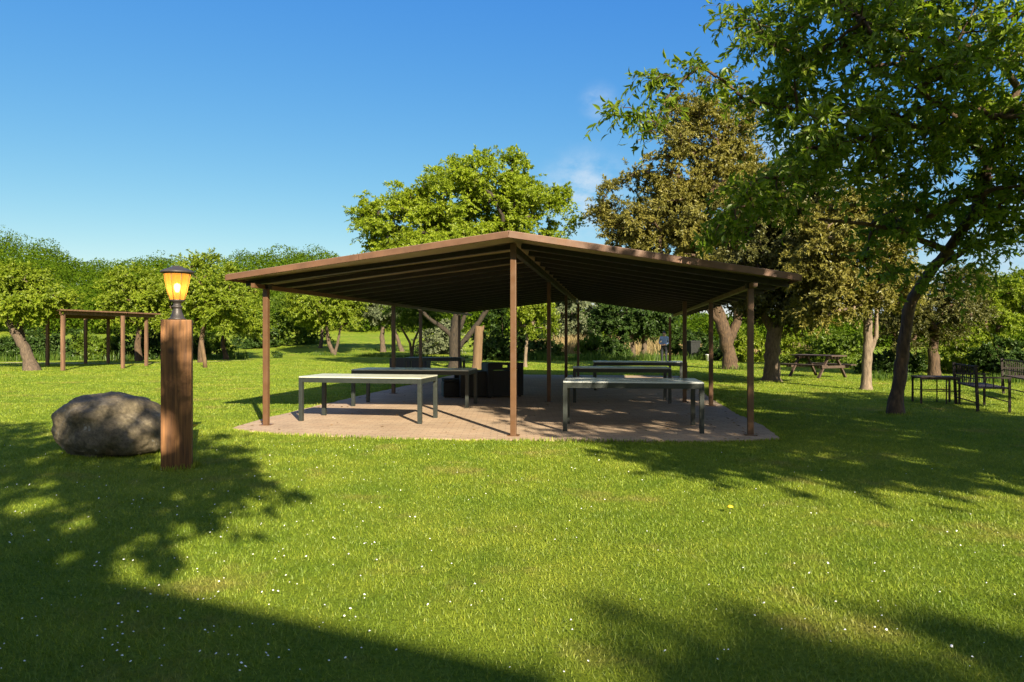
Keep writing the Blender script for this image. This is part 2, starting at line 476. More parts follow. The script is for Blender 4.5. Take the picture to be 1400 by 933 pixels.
def limbs(mb, rng, trunk_nodes, centres, tipr, maxr, n=5, sag=0.12):
    """connect every clump to the nearest node of the growing skeleton"""
    nodes = [np.array(p) for p in trunk_nodes]; par = [-1] * len(nodes); chains = []
    top = nodes[-1]
    order = np.argsort(np.linalg.norm(centres - top, axis=1))
    cnt = {}
    nodechain = {}
    for ci in order:
        c = centres[ci]
        N = np.array(nodes)
        dd = np.linalg.norm(N - c, axis=1) + 0.35 * np.maximum(0, N[:, 2] - c[2])
        k = int(np.argmin(dd)); a = nodes[k]
        dv = c - a; ln = np.linalg.norm(dv)
        if ln < 1e-3: continue
        midp = a + dv * 0.5 + np.array([0, 0, sag * ln]) + rng.normal(0, 0.06 * ln, 3)
        seg = [a]
        first = len(nodes)
        for t in (0.25, 0.5, 0.75, 1.0):
            q = (1 - t) ** 2 * a + 2 * t * (1 - t) * midp + t * t * c + (rng.normal(0, 0.025 * ln, 3) if t < 1 else 0)
            seg.append(q); nodes.append(q); nodechain[len(nodes) - 1] = len(chains)
        chains.append((seg, nodechain.get(k, -1)))
    cnt = [1] * len(chains)
    for i in range(len(chains) - 1, -1, -1):
        p = chains[i][1]
        if p >= 0: cnt[p] += cnt[i]
    for (seg, p), c in zip(chains, cnt):
        r0 = min(maxr, tipr * math.sqrt(c) * 1.6); r1 = max(tipr * 0.6, r0 * 0.45)
        rr = [r0 + (r1 - r0) * i / 4 for i in range(5)]
        mb.tube(seg, rr, n=n, cap=False)

def tree(name, label, base, trunks, blobs, leaf, bark, nclump, crad, twigs, per, llen, aspect=0.45, seed=1, cat='tree',
         group=None, tipr=0.018, maxr=0.14, fancy=False, droop=0.25, shell=0.45, twigwood=False, extra=None, sides=10, wood=True, up=0.35, mind=0.0):
    """base: world point; trunks: lists of (x,y,z,r) local; blobs: local ellipsoids"""
    rng = np.random.default_rng(seed); rnd = random.Random(seed)
    if not fancy: llen *= .92; per = int(per * 1.6)
    root = empty(name, base, label, cat, group)
    pts, cen = sample_blobs(rng, blobs, nclump, shell, mind)
    if extra is not None:
        e = np.array(extra); pts = np.vstack([pts, e]); cen = np.vstack([cen, np.tile(np.array(blobs[0][:3]), (len(e), 1))])
    crads = crad * rng.uniform(0.65, 1.25, len(pts))
    (v, f), (st, d, tl) = spray(rng, pts, cen, crads, twigs, per, llen, aspect, fancy, droop, up=up)
    if wood:
        mb = MB()
        nodes = []
        for tr in trunks:
            P = [Vector(q[:3]) for q in tr]; rad = [q[3] for q in tr]
            # densify and roughen
            pp = []; rr = []
            for i in range(len(P) - 1):
                for k in range(4):
                    t = k / 4; q = P[i].lerp(P[i + 1], t); r = rad[i] + (rad[i + 1] - rad[i]) * t
                    j = r * 0.14
                    pp.append(q + Vector((rnd.uniform(-j, j), rnd.uniform(-j, j), 0)) if (i or k) else q); rr.append(r * rnd.uniform(0.94, 1.06))
            pp.append(P[-1]); rr.append(rad[-1])
            if tr is trunks[0] or len(tr) and tr[0][2] < 0.1:
                pp.insert(0, pp[0] - Vector((0, 0, 0.12))); rr.insert(0, rr[0] * 1.55); rr[1] *= 1.28; rr[2] *= 1.08
            mb.tube(pp, rr, n=sides, cap=True, wob=0.07, rnd=rnd)
            nodes += [tuple(q) for q in pp[len(pp) // 2:]]
        limbs(mb, rng, nodes, pts, tipr, maxr)
        if twigwood:
            for i in range(0, len(st)):
                e = st[i] + d[i] * tl[i] * np.array([1, 1, .75]); e = e - np.array([0, 0, droop * tl[i]])
                mb.tube([st[i], (st[i] + e) / 2 + np.array([0, 0, 0.02]), e], [tipr * 0.5, tipr * .38, tipr * 0.2], n=4, cap=False)
        mb.build('trunk', bark, root)
    np_obj('crown', v, f, leaf, root)
    return root

def px_tree(name, label, bpx, bpy_, Y, trunks, blobs, **kw):
    """same, with trunk and crown sketched in photograph pixels at distance Y (trunk r in metres)"""
    b = at(bpx, bpy_, Y) if bpy_ is not None else at(bpx, 500, Y)
    b.z = float(gz(b.x, b.y))
    T = []
    for tr in trunks:
        T.append([])
        for q in tr:
            p = at(q[0], q[1], Y + (q[3] if len(q) > 3 else 0)) - b
            T[-1].append((p.x, p.y, max(p.z, 0.0) if q is tr[0] else p.z, q[2]))
        if T[-1][0][2] < 0.35: x, y, z, r = T[-1][0]; T[-1][0] = (x, y, 0.0, r)
    B = []
    for q in blobs:
        dy = q[4] if len(q) > 4 else 0.0
        p = at(q[0], q[1], Y + dy) - b; s = (Y + dy) / F
        B.append((p.x, p.y, p.z, q[2] * s, (q[5] if len(q) > 5 else q[2] * s), q[3] * s))
    return tree(name, label, b, T, B, **kw)

def bush(label, px, py_top, py_foot, halfw, Y, leaf, seed, n=26, name='bush', group=None, llen=0.13, crad=0.5, per=13, twigs=13, dep=None, aspect=0.5):
    llen *= .92; per = int(per * 1.5)
    s = Y / F
    b = at(px, 500, Y); b.z = float(gz(b.x, b.y))
    h = max(0.5, at(px, py_top, Y).z - b.z); w = halfw * s
    rng = np.random.default_rng(seed)
    dd = dep or w
    blobs = [(0, 0, h * 0.42, w * .95, dd, h * 0.50), (-w * .4, 0, h * 0.3, w * .6, dd * .8, h * .36), (w * .4, 0, h * .32, w * .6, dd * .8, h * .38)]
    pts, cen = sample_blobs(rng, blobs, n, 0.5)
    pts[:, 2] = np.maximum(pts[:, 2], 0.12)
    (v, f), _ = spray(rng, pts, cen, crad * rng.uniform(.6, 1.2, len(pts)), twigs, per, llen, aspect)
    v[:, 2] = np.where(v[:, 2] < 0.0, np.abs(v[:, 2]) * .3, v[:, 2])
    root = empty(name, b, label, 'bush', group)
    mb = MB(); rnd = random.Random(seed)
    for k in range(6):
        q = pts[rnd.randrange(len(pts))]
        mb.tube([(rnd.uniform(-.2, .2) * w, rnd.uniform(-.2, .2) * w, -0.05), tuple(q * np.array([.5, .5, .5])), tuple(q)], [0.035, 0.025, 0.01], n=5)
    mb.build('stem', M['bark_dk'], root)
    np_obj('crown', v, f, leaf, root)
    return root

# ------------------------------------------------------------------ ground
def nonlin(a, b, n, c, p=2.2):
    t = np.linspace(-1, 1, n); k = np.sign(t) * np.abs(t) ** p
    return np.where(k < 0, c + k * (c - a), c + k * (b - c))
gx = nonlin(-500, 500, 141, 0.0); gy = nonlin(-120, 900, 161, 30.0)
X, Yg = np.meshgrid(gx, gy)
V = np.stack([X, Yg, gz(X, Yg)], -1).reshape(-1, 3)
nx, ny = len(gx), len(gy)
ii = (np.arange(ny - 1)[:, None] * nx + np.arange(nx - 1)[None]).ravel()
lawn = np_obj('lawn', V, np.stack([ii, ii + 1, ii + nx + 1, ii + nx], 1), M['lawn'], smooth=True)
tag(lawn, kind='structure')

# shelter axes
SO = Vector((0.02, 10.02, 0)); SU = Vector((0.151, 0.9885, 0)); SV = Vector((0.9885, -0.151, 0))
SROT = math.atan2(SV.y, SV.x)
def sh(v, u, z=0.0): return SO + SV * v + SU * u + Vector((0, 0, z))

# brick floor: outline with softly rounded, slightly ragged edge
edge_px = [(316, 587), (345, 591), (380, 594), (430, 597), (500, 600), (600, 602), (700, 603), (820, 604.5), (930, 605), (1010, 604), (1066, 601.5)]
poly = [gp(*q) for q in edge_px]
poly += [sh(3.80, 1.6), sh(3.66, 3.7), sh(3.62, 6.0), sh(3.65, 9.0), sh(3.7, 16.0)]
poly += [sh(-4.6, 16.0), sh(-4.62, 10.0), sh(-4.68, 6.0), sh(-4.66, 3.2), sh(-4.62, 1.4)]
PAD = np.array([(p.x, p.y) for p in poly])
dense = []
rng0 = np.random.default_rng(3)
for i in range(len(poly)):
    a, b = poly[i], poly[(i + 1) % len(poly)]
    n = max(2, int((b - a).length / 0.18))
    for k in range(n):
        q = a.lerp(b, k / n); dense.append((q.x + rng0.normal(0, .018), q.y + rng0.normal(0, .018)))
mb = MB()
nn = len(dense)
mb.add([(x, y, 0.022) for x, y in dense] + [(x, y, -0.05) for x, y in dense],
       [tuple(range(nn))] + [(i, nn + i, nn + (i + 1) % nn, (i + 1) % nn) for i in range(nn)])
pv = mb.build('patio', M['paver'])
tag(pv, 'reddish brick paved floor under the open shelter', kind='structure')

def inside(P, x, y):
    c = np.zeros(len(x), bool); n = len(P); j = n - 1
    for i in range(n):
        xi, yi = P[i]; xj, yj = P[j]
        cond = ((yi > y) != (yj > y)) & (x < (xj - xi) * (y - yi) / (yj - yi + 1e-12) + xi)
        c ^= cond; j = i
    return c

# pale sandy path by the hedge
mb = MB()
pl = [at(0, 500, 38.5), at(120, 500, 37.6), at(200, 500, 37.8), at(300, 500, 40.5), at(345, 500, 43.0)]
vs = []; fs = []
for i, p in enumerate(pl):
    vs += [(p.x, p.y - .32, 0.012), (p.x + .1, p.y + .36, 0.012)]
    if i: fs.append((2 * i - 2, 2 * i, 2 * i + 1, 2 * i - 1))
mb.add(vs, fs)
tag(mb.build('path', M['soil']), 'narrow pale sandy path along the foot of the hedge', kind='structure')

# ------------------------------------------------------------------ grass
def make_grass():
    rng = np.random.default_rng(11)
    P = []
    bands = np.geomspace(2.0, 44.0, 60)
    for a, b in zip(bands[:-1], bands[1:]):
        m = (a + b) / 2
        w = 0.86 * m + 2.2
        rho = min(8200.0, 8200.0 * (3.4 / m) ** 1.55)
        n = int((b - a) * 2 * w * rho)
        P.append(np.stack([rng.uniform(-w, w, n), rng.uniform(a, b, n)], 1))
    P = np.concatenate(P)
    keep = ~inside(PAD, P[:, 0], P[:, 1])
    P = P[keep]; n = len(P)
    x, y = P[:, 0], P[:, 1]
    z = gz(x, y)
    d = np.maximum(y, 3.0)
    tuft = np.clip(0.5 + 0.5 * np.sin(x * 2.1 + 1.3 * np.sin(y * 1.7)) * np.sin(y * 2.6 + 1.1 * np.sin(x * 1.3)), 0, 1)
    h = rng.uniform(0.55, 1.25, n) * (0.017 + 0.009 * tuft) * (d / 3.4) ** 0.16
    w = 0.0036 * (d / 3.4) ** 0.74 * rng.uniform(0.7, 1.3, n)
    az = rng.uniform(0, 2 * np.pi, n); lean = rng.uniform(0.2, 1.5, n)
    face = az + rng.normal(0, 0.6, n) + np.pi / 2
    dx, dy = np.cos(face) * w * .5, np.sin(face) * w * .5
    v = np.empty((n, 3, 3), np.float32)
    v[:, 0] = np.stack([x - dx, y - dy, z], 1)
    v[:, 1] = np.stack([x + dx, y + dy, z], 1)
    v[:, 2] = np.stack([x + np.cos(az) * h * lean, y + np.sin(az) * h * lean, z + h], 1)
    o = np_obj('grass', v.reshape(-1, 3), np.arange(n * 3).reshape(n, 3), M['grass'])
    tag(o, 'short mown yellow green lawn grass', 'grass', kind='stuff')
make_grass()

def blades(name, label, areas, mat, hmin, hmax, width, density, seed, lean=0.35, kindlabel='grass'):
    """taller grass in strips: areas = list of (x0,y0,x1,y1,halfwidth)"""
    rng = np.random.default_rng(seed); Ps = []
    for (x0, y0, x1, y1, hw) in areas:
        Ln = math.hypot(x1 - x0, y1 - y0); n = int(Ln * 2 * hw * density)
        t = rng.uniform(0, 1, n); s = np.clip(rng.normal(0, .5, n), -1, 1) * hw
        nx_, ny_ = -(y1 - y0) / Ln, (x1 - x0) / Ln
        Ps.append(np.stack([x0 + (x1 - x0) * t + nx_ * s, y0 + (y1 - y0) * t + ny_ * s], 1))
    P = np.concatenate(Ps); P = P[~inside(PAD, P[:, 0], P[:, 1])]; n = len(P); x, y = P.T; z = gz(x, y)
    h = rng.uniform(hmin, hmax, n) * (0.75 + 0.25 * np.sin(x * 1.7 + np.sin(y)))
    w = width * rng.uniform(.6, 1.3, n); az = rng.uniform(0, 2 * np.pi, n); ln = rng.uniform(0, lean, n)
    face = rng.uniform(0, 2 * np.pi, n); dx, dy = np.cos(face) * w / 2, np.sin(face) * w / 2
    cx_, cy_ = np.cos(az) * h * ln, np.sin(az) * h * ln
    v = np.empty((n, 5, 3))
    v[:, 0] = np.stack([x - dx, y - dy, z], 1); v[:, 1] = np.stack([x + dx, y + dy, z], 1)
    v[:, 2] = np.stack([x + dx * .7 + cx_ * .4, y + dy * .7 + cy_ * .4, z + h * .6], 1)
    v[:, 3] = np.stack([x - dx * .7 + cx_ * .4, y - dy * .7 + cy_ * .4, z + h * .6], 1)
    v[:, 4] = np.stack([x + cx_, y + cy_, z + h * .97], 1)
    i = np.arange(n)[:, None] * 5
    f = np.concatenate([i + np.array([0, 1, 2]), i + np.array([0, 2, 3]), i + np.array([3, 2, 4])])
    o = np_obj(name, v.reshape(-1, 3), f, mat)
    return tag(o, label, kindlabel, kind='stuff')

# fringe of longer grass along the front of the bricks
fr = [(poly[i].x, poly[i].y - 0.03, poly[i + 1].x, poly[i + 1].y - 0.03, 0.09) for i in range(10)]
fr += [(poly[i].x, poly[i].y, poly[(i + 1) % len(poly)].x, poly[(i + 1) % len(poly)].y, 0.10) for i in (10, 11, 12, 13, 16, 17, 18, 19)]
def ring(cx_, cy_, rx, ry, n=16):
    P_ = [(cx_ + rx * math.cos(2 * math.pi * k / n), cy_ + ry * math.sin(2 * math.pi * k / n)) for k in range(n + 1)]
    return [(*P_[k], *P_[k + 1], .05) for k in range(n)]
_b = gp(151, 620); _t = gp(1224, 566); _l = gp(242, 643); _o = gp(1054, 523); _p = gp(1184, 534)
fr += ring(_b.x - .02, _b.y + .12, .57, .47) + ring(_l.x - .07, _l.y + .15, .22, .22) + ring(_t.x, _t.y, .26, .26) + ring(_o.x, 22.4, .42, .42) + ring(_p.x, 18.9, .22, .22)
blades('edge_grass', 'slightly longer grass along the front edge of the bricks', fr, M['grass'], .04, .085, .010, 1500, 5, 0.5)
q = lambda px, Y: at(px, 500, Y)
tg = []
for (pa, Ya, pb, Yb, hw) in [(650, 43, 760, 43, 1.2), (740, 42, 1000, 44, 1.6), (0, 41, 340, 46, 1.2)]:
    a, b = q(pa, Ya), q(pb, Yb); tg.append((a.x, a.y, b.x, b.y, hw))
blades('tall_grass', 'uncut green grass and weeds along the foot of the trees', tg, L['tall'], .25, .75, .035, 55, 6)
wg = []
for (pa, Ya, pb, Yb, hw) in [(1090, 36, 1250, 30, 1.4), (1190, 24, 1420, 22, 1.4), (990, 33, 1020, 30, .8), (430, 51, 640, 46, 1.0), (490, 56, 660, 54, 1.0)]:
    a, b = q(pa, Ya), q(pb, Yb); wg.append((a.x, a.y, b.x, b.y, hw))
blades('weeds', 'low uncut weeds under the trees at the right', wg, L['tall'], .10, .34, .03, 90, 16)
dg = []
for (pa, Ya, pb, Yb, hw) in [(725, 56, 960, 56, 2.5), (960, 60, 1110, 58, 2.0)]:
    a, b = q(pa, Ya), q(pb, Yb); dg.append((a.x, a.y, b.x, b.y, hw))
blades('dry_grass', 'bank of tall straw coloured grass behind the trees', dg, L['dry'], .7, 1.75, .035, 130, 8, 0.5)

# white clover and daisy heads in the lawn
def litter():
    rng = np.random.default_rng(77); n = 260
    lit = leaf_mat('fallen_leaves', (0.10, 0.055, 0.02), (0.20, 0.12, 0.045), (0.30, 0.20, 0.08), 0.1)
    v = rng.uniform(-4.3, 3.5, n); u = rng.uniform(-.1, 11, n) ** 1.0
    edge = rng.random(n) < .55
    v = np.where(edge, np.where(rng.random(n) < .7, 3.55 - rng.exponential(.35, n), -4.5 + rng.exponential(.25, n)), v)
    P_ = np.array([tuple(sh(a, b, .030)) for a, b in zip(v, u)])
    ok = inside(PAD, P_[:, 0], P_[:, 1]); P_ = P_[ok]; m = len(P_)
    az = rng.uniform(0, 6.28, m); ax = np.stack([np.cos(az), np.sin(az), rng.uniform(-.05, .25, m)], 1)
    vv, ff = leaves_at(rng, P_, ax, np.tile(np.array([0, 0, 1.0]), (m, 1)), .06, .5, up=1.0)
    vv[:, 2] = np.maximum(vv[:, 2], .026)
    tag(np_obj('fallen_leaves', vv, ff, lit), 'dry brown leaves scattered over the brick paving', 'leaves', kind='stuff')
litter()

def flowers():
    rng = np.random.default_rng(21)
    mbv = []; mbf = []; k = 0
    spots = []
    for (px0, px1, py0, py1, n) in [(0, 520, 610, 933, 240), (520, 1000, 640, 933, 40), (1000, 1400, 640, 933, 55), (380, 1000, 610, 720, 25)]:
        for _ in range(n):
            p = gp(rng.uniform(px0, px1), rng.uniform(py0, py1)); spots.append((p.x, p.y))
    for (x, y) in spots:
        r = rng.uniform(.0028, .0062) * (1 + .02 * y); z = rng.uniform(.028, .042); tx, ty = rng.normal(0, .3, 2)
        ring = [(x + r * math.cos(a), y + r * math.sin(a), z + r * (tx * math.cos(a) + ty * math.sin(a))) for a in np.linspace(0, 2 * np.pi, 6, endpoint=False)]
        mbv += ring + [(x, y, z + r * .8), (x, y, z - r * .5)]
        for i in range(6):
            mbf.append((k + i, k + (i + 1) % 6, k + 6)); mbf.append((k + (i + 1) % 6, k + i, k + 7))
        k += 8
    o = np_obj('clover_flowers', np.array(mbv), np.array(mbf), M['daisy'])
    tag(o, 'tiny white clover heads dotted through the lawn', 'flowers', kind='stuff')
flowers()
dl = gp(998, 702)
dr = empty('dandelion', dl, 'small yellow dandelion flower in the open lawn right of centre', 'flower')
mb = MB(); mb.tube([(0, 0, 0), (.004, 0, .05)], [.0025, .002], n=5); mb.build('stem', M['green'], dr)
mb = MB(); mb.lathe([(0.0, .048), (.022, .05), (.026, .056), (.016, .064), (0.0, .067)], 12); mb.build('flower_head', M['yellow'], dr)

# ------------------------------------------------------------------ shelter
def shelter():
    root = empty('picnic_shelter', SO, 'open brown steel shelter with a low pitched roof over a brick floor', 'shelter', rz=SROT)
    def loc(p):                           # world -> shelter local (v,u,z)
        d = Vector(p) - SO; return (d.dot(SV), d.dot(SU), d.z)
    RZ, LV, RV, U0, U1 = 2.80, -4.55, 3.96, -0.42, 15.4
    LZ, RZR = 2.31, 2.20                  # underside heights at left and right edge
    UL, UR = 0.16, 0.16                   # side corners lie a little further back than the ridge end
    def soff(v): return RZ + (LZ - RZ) * v / LV if v < 0 else RZ + (RZR - RZ) * v / RV
    def ufront(v): return U0 + (UL - U0) * v / LV if v < 0 else U0 + (UR - U0) * v / RV
    # roof sheets
    for side, ve, nm in ((-1, LV, 'left'), (1, RV, 'right')):
        mb = MB()
        zt = 0.05
        a, b, c, d = (0, U0, soff(0)), (ve, ufront(ve), soff(ve)), (ve, U1, soff(ve)), (0, U1, soff(0))
        # soffit sheet with shallow corrugation across the slope
        n = 96; vs = []; fs = []
        for i in range(n + 1):
            t = i / n
            for (vv, zz) in ((0, soff(0)), (ve, soff(ve))):
                u = ufront(vv) + (U1 - ufront(vv)) * t
                w = 0.012 * (1 if i % 2 else -1)
                vs.append((vv, u, zz + 0.062 + w))
        for i in range(n): fs.append((2 * i, 2 * i + 2, 2 * i + 3, 2 * i + 1) if side < 0 else (2 * i, 2 * i + 1, 2 * i + 3, 2 * i + 2))
        mb.add(vs, fs); mb.build('roof_lining', M['soffit'], root)
        mb = MB()
        lo = [Vector(p) + Vector((0, 0, .082)) for p in (a, b, c, d)]; hi = [p + Vector((0, 0, .035)) for p in lo]
        mb.add(lo + hi, [(3, 2, 1, 0), (4, 5, 6, 7), (0, 1, 5, 4), (1, 2, 6, 5), (2, 3, 7, 6), (3, 0, 4, 7)])
        mb.build('roof_sheet', M['roofing'], root)
        # fascias: front, eave, back
        for p, q in ((a, b), (b, c), (c, d)):
            p = Vector(p) + Vector((0, 0, .062)); q = Vector(q) + Vector((0, 0, .062))
            ax = (q - p).normalized(); off = ax.cross(Vector((0, 0, 1))) * (0.02 * (1 if side < 0 else -1))
            if p.y < 1 and q.y < 1: off = Vector((0, -0.021, 0))
            elif p.y > 10 and q.y > 10: off = Vector((0, 0.021, 0))
            else: off = Vector((side * .021, 0, 0))
            ext = ax * 0.02
            nseg = max(1, round((q - p).length / 2.4)); dq = (q - p)
            for k in range(nseg):
                g0 = ax * (0.003 if k else 0.0); g1 = ax * (0.003 if k < nseg - 1 else 0.0)
                MB().bar(p + off + dq * (k / nseg) + g0, p + off + dq * ((k + 1) / nseg) - g1, 0.035, 0.088, bev=0.004).build('fascia', M['fascia'], root)
        # rafters
        u = 0.42
        while u < U1 - .2:
            p = Vector((side * .06, u, soff(0) + 0.006)); q = Vector((ve - side * .03, u + 0.3 * (1 - u / U1), soff(ve) + .006))
            MB().bar(p, q, 0.10, 0.075).build('rafter', M['steel_dk'], root); u += 0.86
    # ridge and eave beams
    MB().bar((0, .05, RZ - .09), (0, U1, RZ - .09), .08, .11, bev=.006).build('ridge_beam', M['steel_dk'], root)
    posts = []
    left = [(364, 11.24), (538, 17.5), (575, 20.1), (628, 25.0)]
    right = [(1026, 10.09), (972, 14.37), (936, 15.2), (916, 25.2)]
    mid = [(702, 10.02), (750.5, 15.23), (774, 20.0), (790.5, 25.0)]
    el = []; er = []
    for row, lst in (('l', left), ('r', right), ('m', mid)):
        for (px, Y) in lst:
            v, u, _ = loc(at(px, 500, Y))
            top = soff(v) - (0.135 if row != 'm' else (0.16 if Y > 11 else 0.012))
            b = MB()
            b.box((v, u, top / 2), (.084, .084, top), bev=.008)
            po = b.build('post', M['steel'], root)
            MB().box((v, u, 0.027), (.17, .17, .012), bev=.003).build('base_plate', M['steel'], po)
            if row == 'l': el.append((v, u))
            if row == 'r': er.append((v, u))
    v0 = el[0][0]; MB().bar((v0 - .02, UL + .05, soff(v0) - .105), (v0 + .25, U1 - .1, soff(v0) - .105), .06, .07, bev=.005).build('eave_beam', M['steel'], root)
    v0 = er[0][0]; MB().bar((v0, UR + .05, soff(v0) - .105), (v0, U1 - .1, soff(v0) - .105), .06, .07, bev=.005).build('eave_beam', M['steel'], root)
    # slim tie plates at post heads
    for (v, u) in (el[0], er[0]):
        MB().box((v, u, soff(v) - .10), (.13, .13, .07), bev=.004).build('post_cap', M['steel_dk'], root)
    return root
shelter()

# ------------------------------------------------------------------ tables
def table(name, label, c, rz, Ln, Wd, H=.78, top='top_pale', group='long metal tables under the shelter'):
    root = empty(name, (c[0], c[1], 0.022), label, 'table', group, rz)
    H -= .022
    leg = .068
    mb = MB()
    n = 9; w = (Wd - .012) / n
    for i in range(n):
        mb.box((0, -Wd / 2 + .006 + w * (i + .5), H - .012), (Ln - .006, w - .004, .022), bev=.003)
    mb.build('tabletop', M[top], root)
    f = MB()
    for s in (-1, 1):
        f.box((0, s * (Wd / 2 - .02), H - .064), (Ln - 2 * leg, .03, .078), bev=.003)
        f.box((s * (Ln / 2 - .02), 0, H - .064), (.03, Wd - 2 * leg, .078), bev=.003)
    f.build('apron', M['green'], root)
    for sx in (-1, 1):
        for sy in (-1, 1):
            MB().box((sx * (Ln / 2 - leg / 2), sy * (Wd / 2 - leg / 2), (H - .025) / 2), (leg, leg, H - .025), bev=.006).build('leg', M['green'], root)
    return root
table('long_table', 'pale topped green metal table fully in the sun at the shelter front', (-2.46, 12.0), R(-11), 2.17, .92)
table('long_table', 'long green metal table between the sunlit front table and the black wicker chairs', (-2.02, 14.55), R(-8), 2.45, .95, top='top_dark')
table('long_table', 'grey green long table in dappled shade at the front right of the shelter', (1.86, 10.85), R(-7), 2.08, 1.02, top='top_dark')
table('long_table', 'low looking long table second from the front on the right side of the shelter', (2.40, 15.35), R(-5), 2.1, .85, top='top_dark')
table('long_table', 'farthest long table on the right, nearest the standing person', (3.45, 18.9), R(-5), 2.45, .9, top='top_dark')
table('long_table', 'small dark table behind the black wicker sofa, in front of the forked tree', (-2.35, 21.2), R(-4), 1.75, .8, H=.82, top='green', group='long metal tables under the shelter')

# ------------------------------------------------------------------ wicker furniture
def wicker_chair(name, label, c, rz, w=.95, d=.9, h=.79, slot=True, group='black wicker seats under the shelter'):
    root = empty(name, (c[0], c[1], 0.022), label, 'armchair' if w < 1.2 else 'sofa', group, rz)
    mb = MB()
    mb.box((0, 0, .20), (w - .24, d - .04, .34), bev=.012); mb.build('seat_base', M['wicker'], root)
    mb = MB(); mb.box((0, -.02, .415), (w - .27, d - .22, .09), bev=.03); mb.build('cushion', M['bin'], root)
    for s in (-1, 1):
        MB().box((s * (w / 2 - .06), 0, .32), (.12, d, .58), bev=.015).build('armrest', M['wicker'], root)
    mb = MB()
    y = d / 2 - .06; W2 = w - .24
    if slot:
        mb.box((0, y, .33), (W2, .11, .60), bev=.01)
        for s in (-1, 1): mb.box((s * (W2 / 4 + .04), y, h - .085), (W2 / 2 - .08, .11, .17), bev=.008)
        mb.box((0, y, h - .03), (.17, .11, .06), bev=.008)
        mb.box((0, y, h - .148), (.17, .11, .05), bev=.006)
    else:
        mb.box((0, y, h / 2 + .02), (W2, .11, h - .04), bev=.01)
    for s in (-1, 1): mb.box((s * (w / 2 - .06), y, h / 2 + .3), (.118, .11, h - .62), bev=.008)
    mb.build('backrest', M['wicker'], root)
    for sx in (-1, 1):
        for sy in (-1, 1): MB().box((sx * (w / 2 - .07), sy * (d / 2 - .07), .015), (.05, .05, .032)).build('foot', M['iron'], root)
    return root
wicker_chair('wicker_armchair', 'boxy black wicker armchair seen from behind with a hand slot in its back', (-.33, 16.75), R(205), .92, .9, .82)
wicker_chair('wicker_armchair', 'boxy black wicker armchair turned side on beside the slotted one', (-.92, 16.6), R(285), .85, .8, .80, slot=False)
wicker_chair('wicker_sofa', 'low black wicker sofa at the far left corner of the shelter', (-3.45, 23.6), R(176), 1.25, .8, .72, slot=False)
ot = empty('wicker_footstool', (-1.38, 16.5, .022), 'low black wicker footstool with a thin cushion beside the armchairs', 'footstool', None, R(12))
MB().box((0, 0, .19), (.55, .5, .34), bev=.012).build('stool_base', M['wicker'], ot)
MB().box((0, 0, .40), (.54, .49, .07), bev=.025).build('cushion', M['bin'], ot)

# ------------------------------------------------------------------ boulder
def boulder():
    from mathutils import noise as mn
    bm = bmesh.new(); bmesh.ops.create_icosphere(bm, subdivisions=6, radius=1.0)
    for v in bm.verts:
        p = v.co.copy()
        d = 1 + .16 * mn.noise(p * 1.3 + Vector((3.1, 1, 2))) + .09 * mn.noise(p * 2.9 + Vector((7, 1, 0))) + .05 * mn.ridged_multi_fractal(p * 3.0, 1.0, 2.0, 4, 1.0, 2.0) * .5 + .018 * mn.noise(p * 11)
        q = Vector((math.copysign(abs(p.x) ** .82, p.x), math.copysign(abs(p.y) ** .9, p.y), math.copysign(abs(p.z) ** .85, p.z))) * d
        q = Vector((q.x * .63, q.y * .52, q.z * .46))
        if q.z > 0: q.x *= 1 - .18 * q.z / .45; q.z *= 1 - .10 * max(0, -q.x / .66)
        if q.z < -.25: q.x *= .94; q.y *= .94
        v.co = q
    me = bpy.data.meshes.new('boulder'); bm.to_mesh(me); bm.free()
    me.polygons.foreach_set('use_smooth', [True] * len(me.polygons)); me.materials.append(M['rock'])
    o = bpy.data.objects.new('boulder', me); o.location = gp(151, 620) + Vector((-0.02, 0.12, .30)); o.rotation_euler = (0, R(3), R(-6)); link(o)
    tag(o, 'large rounded grey brown boulder lying on the grass beside the lantern post', 'boulder')
boulder()

